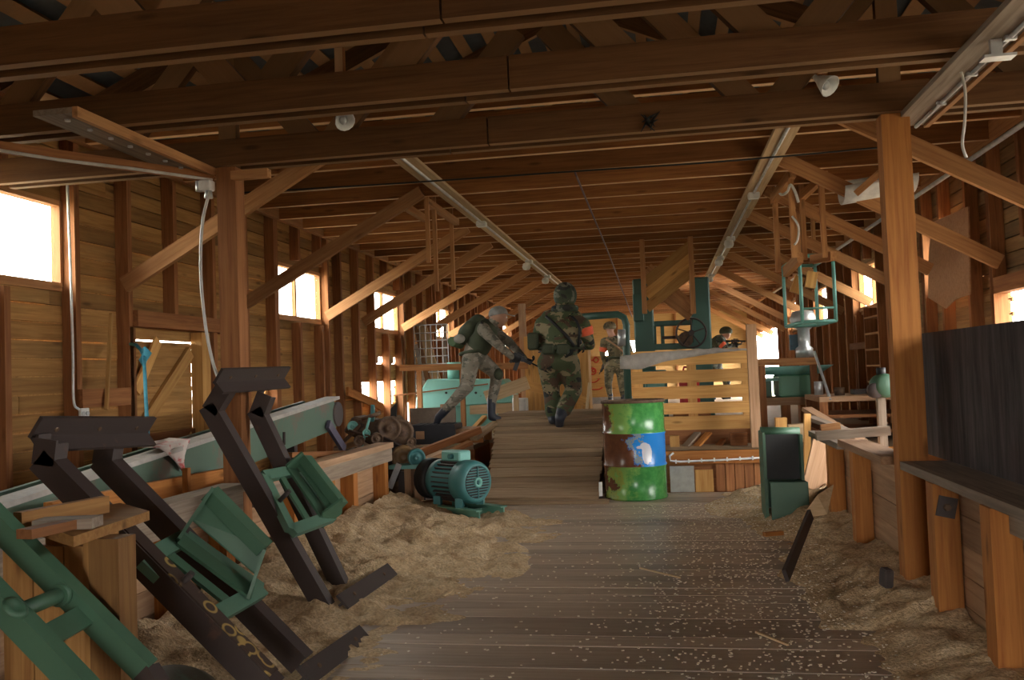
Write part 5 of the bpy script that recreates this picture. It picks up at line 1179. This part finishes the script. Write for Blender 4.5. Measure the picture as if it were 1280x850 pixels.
def rifle(label, butt, muzzle, up=(0, 0, 1), s=1.0):
    b, m = Vector(butt), Vector(muzzle); d = (m-b).normalized(); L = (m-b).length; u = (Vector(up)-d*Vector(up).dot(d)).normalized()
    t = thing('rifle', b, label, 'rifle')
    MB().bar(b+d*0.28*L, b+d*0.58*L, 0.04*s, 0.06*s, up=u).build('receiver', M_GUN, t)
    MB().cyl(b+d*0.58*L+u*0.008, m+u*0.008, 0.009*s, n=8).build('barrel', M_GUN, t)
    MB().bar(b+d*0.56*L, b+d*0.80*L, 0.038*s, 0.042*s, up=u).build('handguard', M_GUN, t)
    MB().prism([b-u*0.06*s, b+u*0.02*s, b+d*0.29*L+u*0.015*s, b+d*0.29*L-u*0.025*s], d.cross(u)*0.03*s).build('stock', M_GUN, t)
    MB().bar(b+d*0.46*L-u*0.02, b+d*0.50*L-u*0.16*s, 0.022*s, 0.05*s, up=d).build('magazine', M_GUN, t)
    MB().bar(b+d*0.33*L-u*0.02, b+d*0.30*L-u*0.10*s, 0.025*s, 0.035*s, up=d).build('grip', M_GUN, t)
    MB().bar(b+d*0.36*L+u*0.045*s, b+d*0.54*L+u*0.045*s, 0.02*s, 0.02*s, up=u).build('sight', M_GUN, t)
    return t

def ellshell(name, c, rad, m, parent, rot=None, cut=None):
    mb = MB().ell(c, rad, rot, 20, 14); o = mb.build(name, m, parent, fix=False)
    if cut is not None:
        bm = bmesh.new(); bm.from_mesh(o.data); off = wloc(parent)
        bmesh.ops.bisect_plane(bm, geom=bm.verts[:]+bm.edges[:]+bm.faces[:], plane_co=Vector(cut[0])-off, plane_no=Vector(cut[1]), clear_outer=True); bm.to_mesh(o.data); bm.free()
        s = o.modifiers.new('thick', 'SOLIDIFY'); s.thickness = 0.012
    return o
def head_prims(c, face, k=1, s=1.0):
    """cranium, jaw, nose, ears; face = direction the person looks"""
    f = Vector(face).normalized(); u = Vector((0, 0, 1)); u = (u-f*u.dot(f)).normalized(); w = f.cross(u)
    return [(c+u*0.03*s, 0.092*s, c-f*0.025*s+u*0.025*s, 0.094*s, k), (c+f*0.03*s-u*0.03*s, 0.068*s, c+f*0.045*s-u*0.075*s, 0.042*s, k),
            (c+f*0.09*s+u*0.0*s, 0.014*s, c+f*0.112*s-u*0.018*s, 0.013*s, k), (c+w*0.09*s, 0.018*s, c+w*0.093*s-u*0.03*s, 0.013*s, k), (c-w*0.09*s, 0.018*s, c-w*0.093*s-u*0.03*s, 0.013*s, k)]
def face_parts(parent, c, face, s=1.0):
    f = Vector(face).normalized(); u = Vector((0, 0, 1)); u = (u-f*u.dot(f)).normalized(); w = f.cross(u)
    for q in (-1, 1): MB().ell(c+f*0.083*s+w*0.032*q*s+u*0.012*s, (0.011, 0.011, 0.009)).build('eye', M_WHITE, parent, fix=False)
    MB().bar(c+f*0.086*s-u*0.05*s-w*0.022, c+f*0.086*s-u*0.05*s+w*0.022, 0.01, 0.008).build('mouth', plain('lips', (0.35, 0.12, 0.10), 0.5), parent)

V = Vector
# ---- man in woodland camouflage climbing the ramp, seen from behind
Y0 = 10.0
def J(x, y, dy=0.0, Y0_=None): return P(x, y, Y=(Y0_ or Y0)) + V((0, dy, 0))
pA = thing('person', J(693, 530), 'person in woodland camouflage with an orange armband running up the ramp', 'person')
hA = J(706, 370, 0.05)
pr = [(J(691, 451), .145, J(706, 451), .145, 0), (J(692, 436, -0.02), .15, J(707, 436, -0.02), .15, 0), (J(699, 436, -0.02), .17, J(700, 412, 0), .195, 0), (J(688, 412), .145, J(712, 413), .145, 0), (J(679, 404), .085, J(727, 406), .085, 0), (J(690, 400, .03), .09, J(716, 401, .03), .09, 0),
      (J(702, 398, .02), .14, J(706, 383, .03), .118, 0), (J(686, 397, .02), .095, J(719, 398, .02), .095, 0),
      (J(677, 405), .082, J(669, 428, .08), .064, 0), (J(669, 428, .08), .06, J(681, 432, .36), .042, 0),
      (J(729, 406), .085, J(737, 431, .05), .064, 0), (J(737, 431, .05), .06, J(724, 433, .34), .042, 0),
      (J(685, 454), .13, J(688, 490, .10), .098, 0), (J(688, 490, .10), .098, J(691, 515, -.02), .088, 0), (J(692, 513, -.02), .072, J(692, 523, -.04), .062, 1), (J(692, 525, -.07), .055, J(692, 523, .16), .046, 1),
      (J(711, 454), .13, J(716, 487, .12), .10, 0), (J(716, 487, .12), .10, J(707, 511, -.15), .088, 0), (J(706, 510, -.14), .072, J(703, 520, -.24), .062, 1), (J(703, 521, -.25), .055, J(701, 534, -.13), .045, 1)]
bA = skin_mesh('body', pr+head_prims(hA, (0.1, 1, 0), 0), [M_CAMO1, M_BOOT], 0.02, pA)
ellshell('hood', hA+V((0, -0.01, 0.01)), (0.135, 0.14, 0.155), M_CAMO4, pA, None, (hA+V((0, 0.06, 0)), (0, 1, 0.1)))
MB().tube([J(706, 386, .0)+V((0.12*math.cos(a), 0.12*math.sin(a), 0)) for a in [i*math.pi/8 for i in range(17)]], 0.04).build('collar', M_CAMO4, pA)
MB().tube([J(699, 435, -0.02)+V((0.225*math.cos(a), 0.185*math.sin(a), 0)) for a in [i*math.pi/10 for i in range(21)]], 0.024).build('belt', M_VEST, pA)
for (x, y, dy, sx, sy, sz) in ((668, 427, -0.1, .12, .12, .20), (688, 437, -0.20, .14, .07, .12), (706, 437, -0.20, .14, .07, .12)):
    MB().box(J(x, y, dy), (sx, sy, sz)).build('pouch', M_VEST, pA, bevel=0.02)
MB().tube([J(684, 396, -0.10), J(695, 405, -0.18), J(712, 422, -0.19), J(720, 434, -0.17)], 0.018).build('strap', M_BLACK, pA)
MB().tube([J(716, 396, -0.08), J(722, 402, -0.10), J(726, 412, -0.13), J(724, 434, -0.12)], 0.016).build('strap', M_BLACK, pA)
a_, b_ = J(730.5, 409, .015), J(733, 419, .03); MB().lathe(a_, b_-a_, [(0.088, 0), (0.092, 0.02), (0.086, 0.07), (0.080, 0.095)], 20).build('armband', M_BAND, pA)
hand(pA, J(681, 432, .36), (0.3, 1, 0), (0.6, 0, -0.6), [M_GLOVE], 1); hand(pA, J(724, 433, .34), (-0.3, 1, 0), (-0.6, 0, -0.6), [M_GLOVE], -1)
rifle('rifle held in front of the camouflaged person on the ramp', J(722, 425, .42), J(664, 440, .62), s=1.0)

# ---- running man on the left, bent forward
Y0 = 10.1
pB = thing('person', J(613, 527), 'person in grey tan camouflage and cap running bent forward with a rifle', 'person')
hB = J(624, 396, 0.0); fB = (1, 0.25, -0.28)
pr = [(J(592, 446), .135, J(596, 434), .135, 0), (J(595, 436), .135, J(604, 415), .15, 0), (J(607, 413, -.10), .10, J(609, 412, .12), .10, 0), (J(611, 410), .085, J(618, 402), .066, 0),
      (J(608, 413, -.17), .075, J(626, 431, -.20), .058, 0), (J(626, 431, -.20), .055, J(641, 446, -.08), .040, 0),
      (J(612, 412, .17), .075, J(634, 428, .18), .058, 0), (J(634, 428, .18), .055, J(655, 449, .06), .040, 0),
      (J(597, 448, .09), .105, J(620, 468, .08), .078, 0), (J(620, 468, .08), .078, J(613, 503, .06), .055, 0), (J(613, 500, .06), .056, J(613, 519, .06), .05, 1), (J(613, 522, .06), .046, J(622, 524, .10), .036, 1),
      (J(591, 449, -.09), .11, J(586, 483, -.10), .082, 0), (J(586, 483, -.10), .08, J(560, 511, -.10), .056, 0), (J(563, 508, -.10), .057, J(553, 519, -.10), .05, 1), (J(551, 520, -.10), .046, J(547, 531, -.08), .038, 1)]
bB = skin_mesh('body', pr+head_prims(hB, fB, 2), [M_CAMO2, M_BOOT, M_SKIN], 0.018, pB)
face_parts(pB, hB, fB)
ellshell('cap', hB+V((-0.01, 0, 0.03)), (0.115, 0.108, 0.10), plain('grey cap', (0.26, 0.26, 0.25), 0.8), pB, None, (hB+V((0, 0, 0.02)), (0.15, 0, -1)))
MB().prism([hB+V((0.08, -0.07, 0.028)), hB+V((0.17, -0.05, 0.0)), hB+V((0.185, 0.02, -0.002)), hB+V((0.16, 0.09, 0.0)), hB+V((0.07, 0.09, 0.03))], (0, 0, 0.008)).build('cap_brim', plain('grey cap brim', (0.24, 0.24, 0.23), 0.8), pB)
vest = skin_mesh('vest', [(J(598, 432), .150, J(606, 415), .160, 0), (J(607, 414, -.08), .12, J(609, 413, .08), .12, 0)], [M_VEST], 0.02, pB)
pk = skin_mesh('backpack', [(J(583, 416), .10, J(598, 403), .10, 0), (J(580, 422), .09, J(590, 410, -.08), .09, 0), (J(590, 410, .08), .09, J(582, 420, .06), .09, 0)], [M_VEST], 0.02, pB)
MB().ell(J(577, 424, -.12), (.07, .06, .055)).build('pouch', plain('grey pouch', (0.30, 0.30, 0.27), 0.8), pB, fix=False)
MB().cyl(J(568, 427, -.12), J(572, 430, .14), 0.055, n=16).build('bedroll', plain('green roll', (0.08, 0.13, 0.06), 0.8), pB)
MB().tube([J(605, 404, -.16), J(613, 413, -.2), J(612, 425, -.17)], 0.018).build('strap', M_BLACK, pB)
MB().ell(J(622, 468, .05), (.055, .085, .075)).build('knee_pad', M_VEST, pB, fix=False)
MB().tube([J(592, 440)+V((0.155*math.cos(a), 0.155*math.sin(a), 0.02*math.cos(a))) for a in [i*math.pi/10 for i in range(21)]], 0.022).build('belt', M_VEST, pB)
hand(pB, J(641, 446, -.08), (0.7, 0.3, -0.5), (0.2, 0.9, 0.3), [M_GLOVE], -1); hand(pB, J(655, 449, .06), (0.8, -0.1, -0.3), (0, -0.4, 0.9), [M_GLOVE], 1)
rifle('rifle carried low by the running person on the left', J(630, 437, -.02), J(672, 459, .04), s=1.0)

# ---- man standing far behind the drum
Y0 = 19.5
pC = thing('person', J(771, 502), 'person in olive camouflage and helmet standing behind the oil drum', 'person')
hC = J(762, 411, 0.05); gz = P(771, 502, Y=19.5).z
pr = [(J(769, 456), .165, J(769, 444), .15, 0), (J(769, 444), .155, J(769, 430), .185, 0), (J(757, 427), .10, J(781, 427), .10, 0), (J(766, 422), .08, J(763, 416), .072, 2),
      (J(755, 427), .085, J(753, 442, .02), .068, 0), (J(753, 442, .02), .065, J(756, 456, .12), .045, 0), (J(783, 427), .085, J(788, 441, .05), .068, 0), (J(788, 441, .05), .065, J(782, 450, .28), .045, 0),
      (J(762, 459), .125, J(760, 480, .04), .085, 0), (J(760, 480, .04), .085, J(763, 496), .06, 0), (J(763, 494), .062, J(763, 500), .055, 1), (J(763, 501, -.05), .048, J(762, 501.3, .17), .04, 1),
      (J(776, 459), .125, J(777, 480, .02), .085, 0), (J(777, 480, .02), .085, J(779, 496), .06, 0), (J(779, 494), .062, J(779, 500), .055, 1), (J(779, 501, -.05), .048, J(780, 501.3, .17), .04, 1)]
bC = skin_mesh('body', pr+head_prims(hC, (-0.5, 0.85, 0), 2), [M_CAMO3, M_BOOT, M_SKIN], 0.022, pC); face_parts(pC, hC, (-0.5, 0.85, 0))
ellshell('helmet', hC+V((0, 0, 0.045)), (0.145, 0.155, 0.125), M_CAMO3, pC, None, (hC+V((0, 0, -0.005)), (0, 0, -1)))
skin_mesh('vest', [(J(769, 443), .165, J(769, 431), .195, 0)], [M_CAMO3], 0.025, pC)
MB().tube([J(758, 424, -0.16), J(770, 432, -0.21), J(783, 443, -0.17)], 0.022).build('strap', M_TAN, pC)
MB().tube([J(769, 447)+V((0.19*math.cos(a), 0.18*math.sin(a), 0)) for a in [i*math.pi/10 for i in range(21)]], 0.026).build('belt', M_VEST, pC)
a_, b_ = J(754.5, 434, .01), J(753.5, 440, .02); MB().lathe(a_, b_-a_, [(0.088, 0), (0.09, 0.03), (0.082, 0.10)], 18).build('armband', M_BAND, pC)
hand(pC, J(756, 456, .12), (0.2, 0.5, -0.8), (1, 0, 0.2), [M_GLOVE], 1); hand(pC, J(782, 450, .28), (-0.5, 0.8, 0), (-0.4, 0, -0.8), [M_GLOVE], -1)
rifle('rifle held low by the far standing person', J(759, 449, .0), J(748, 468, .3))

# ---- man aiming to the right behind the pallet
Y0 = 20.5
pD = thing('person', V((J(898, 440).x, 20.5, DECK)), 'person in dark camouflage aiming a rifle behind the tarp topped pallet', 'person')
hD = J(908, 417, 0.0); fD = (1, -0.35, -0.25); base = V((J(893, 440).x, 20.5, DECK))
pr = [(V((base.x, 20.5, 1.12)), .16, J(895, 431), .175, 0), (J(895, 431), .17, J(899, 427), .16, 0), (J(900, 425, -.15), .09, J(901, 425, .15), .09, 0), (J(903, 423), .08, J(907, 420), .07, 2),
      (J(900, 427, -.17), .08, J(908, 437, -.2), .062, 0), (J(908, 437, -.2), .06, J(914, 431, -.06), .045, 0), (J(902, 427, .17), .08, J(914, 434, .15), .062, 0), (J(914, 434, .15), .06, J(922, 431, .02), .045, 0)]
for dx, dy, kx in ((-0.12, -0.10, -0.02), (0.10, 0.12, 0.16)):
    h = V((base.x+dx*0.5, 20.5+dy, 1.10)); k = V((base.x+dx+kx, 20.5+dy, 0.78)); a = V((base.x+dx*1.6, 20.5+dy, 0.46))
    pr += [(h, .12, k, .085, 0), (k, .085, a, .06, 0), (a, .058, a+V((0, 0, -0.03)), .052, 1), (a+V((0, 0, -0.035)), .045, a+V((0.15, 0, -0.04)), .038, 1)]
bD = skin_mesh('body', pr+head_prims(hD, fD, 2), [M_CAMO4, M_BOOT, M_SKIN], 0.022, pD); face_parts(pD, hD, fD)
ellshell('helmet', hD+V((-0.01, 0, 0.045)), (0.15, 0.14, 0.12), M_VEST, pD, None, (hD+V((0, 0, -0.002)), (0, 0, -1)))
skin_mesh('vest', [(J(896, 431), .185, J(899, 428), .175, 0)], [M_VEST], 0.025, pD)
a_, b_ = J(901, 430, -.18), J(904, 433, -.19); MB().lathe(a_, b_-a_, [(0.085, 0), (0.088, 0.03), (0.08, 0.08)], 18).build('armband', M_BAND, pD)
hand(pD, J(914, 431, -.06), (0.9, 0.2, 0.2), (0, 1, 0), [M_GLOVE], -1); hand(pD, J(922, 431, .02), (0.9, -0.1, 0.2), (0, -0.3, 0.9), [M_GLOVE], 1)
rifle('rifle aimed right by the person behind the pallet', J(904, 426, -.05), J(938, 427, -.1))
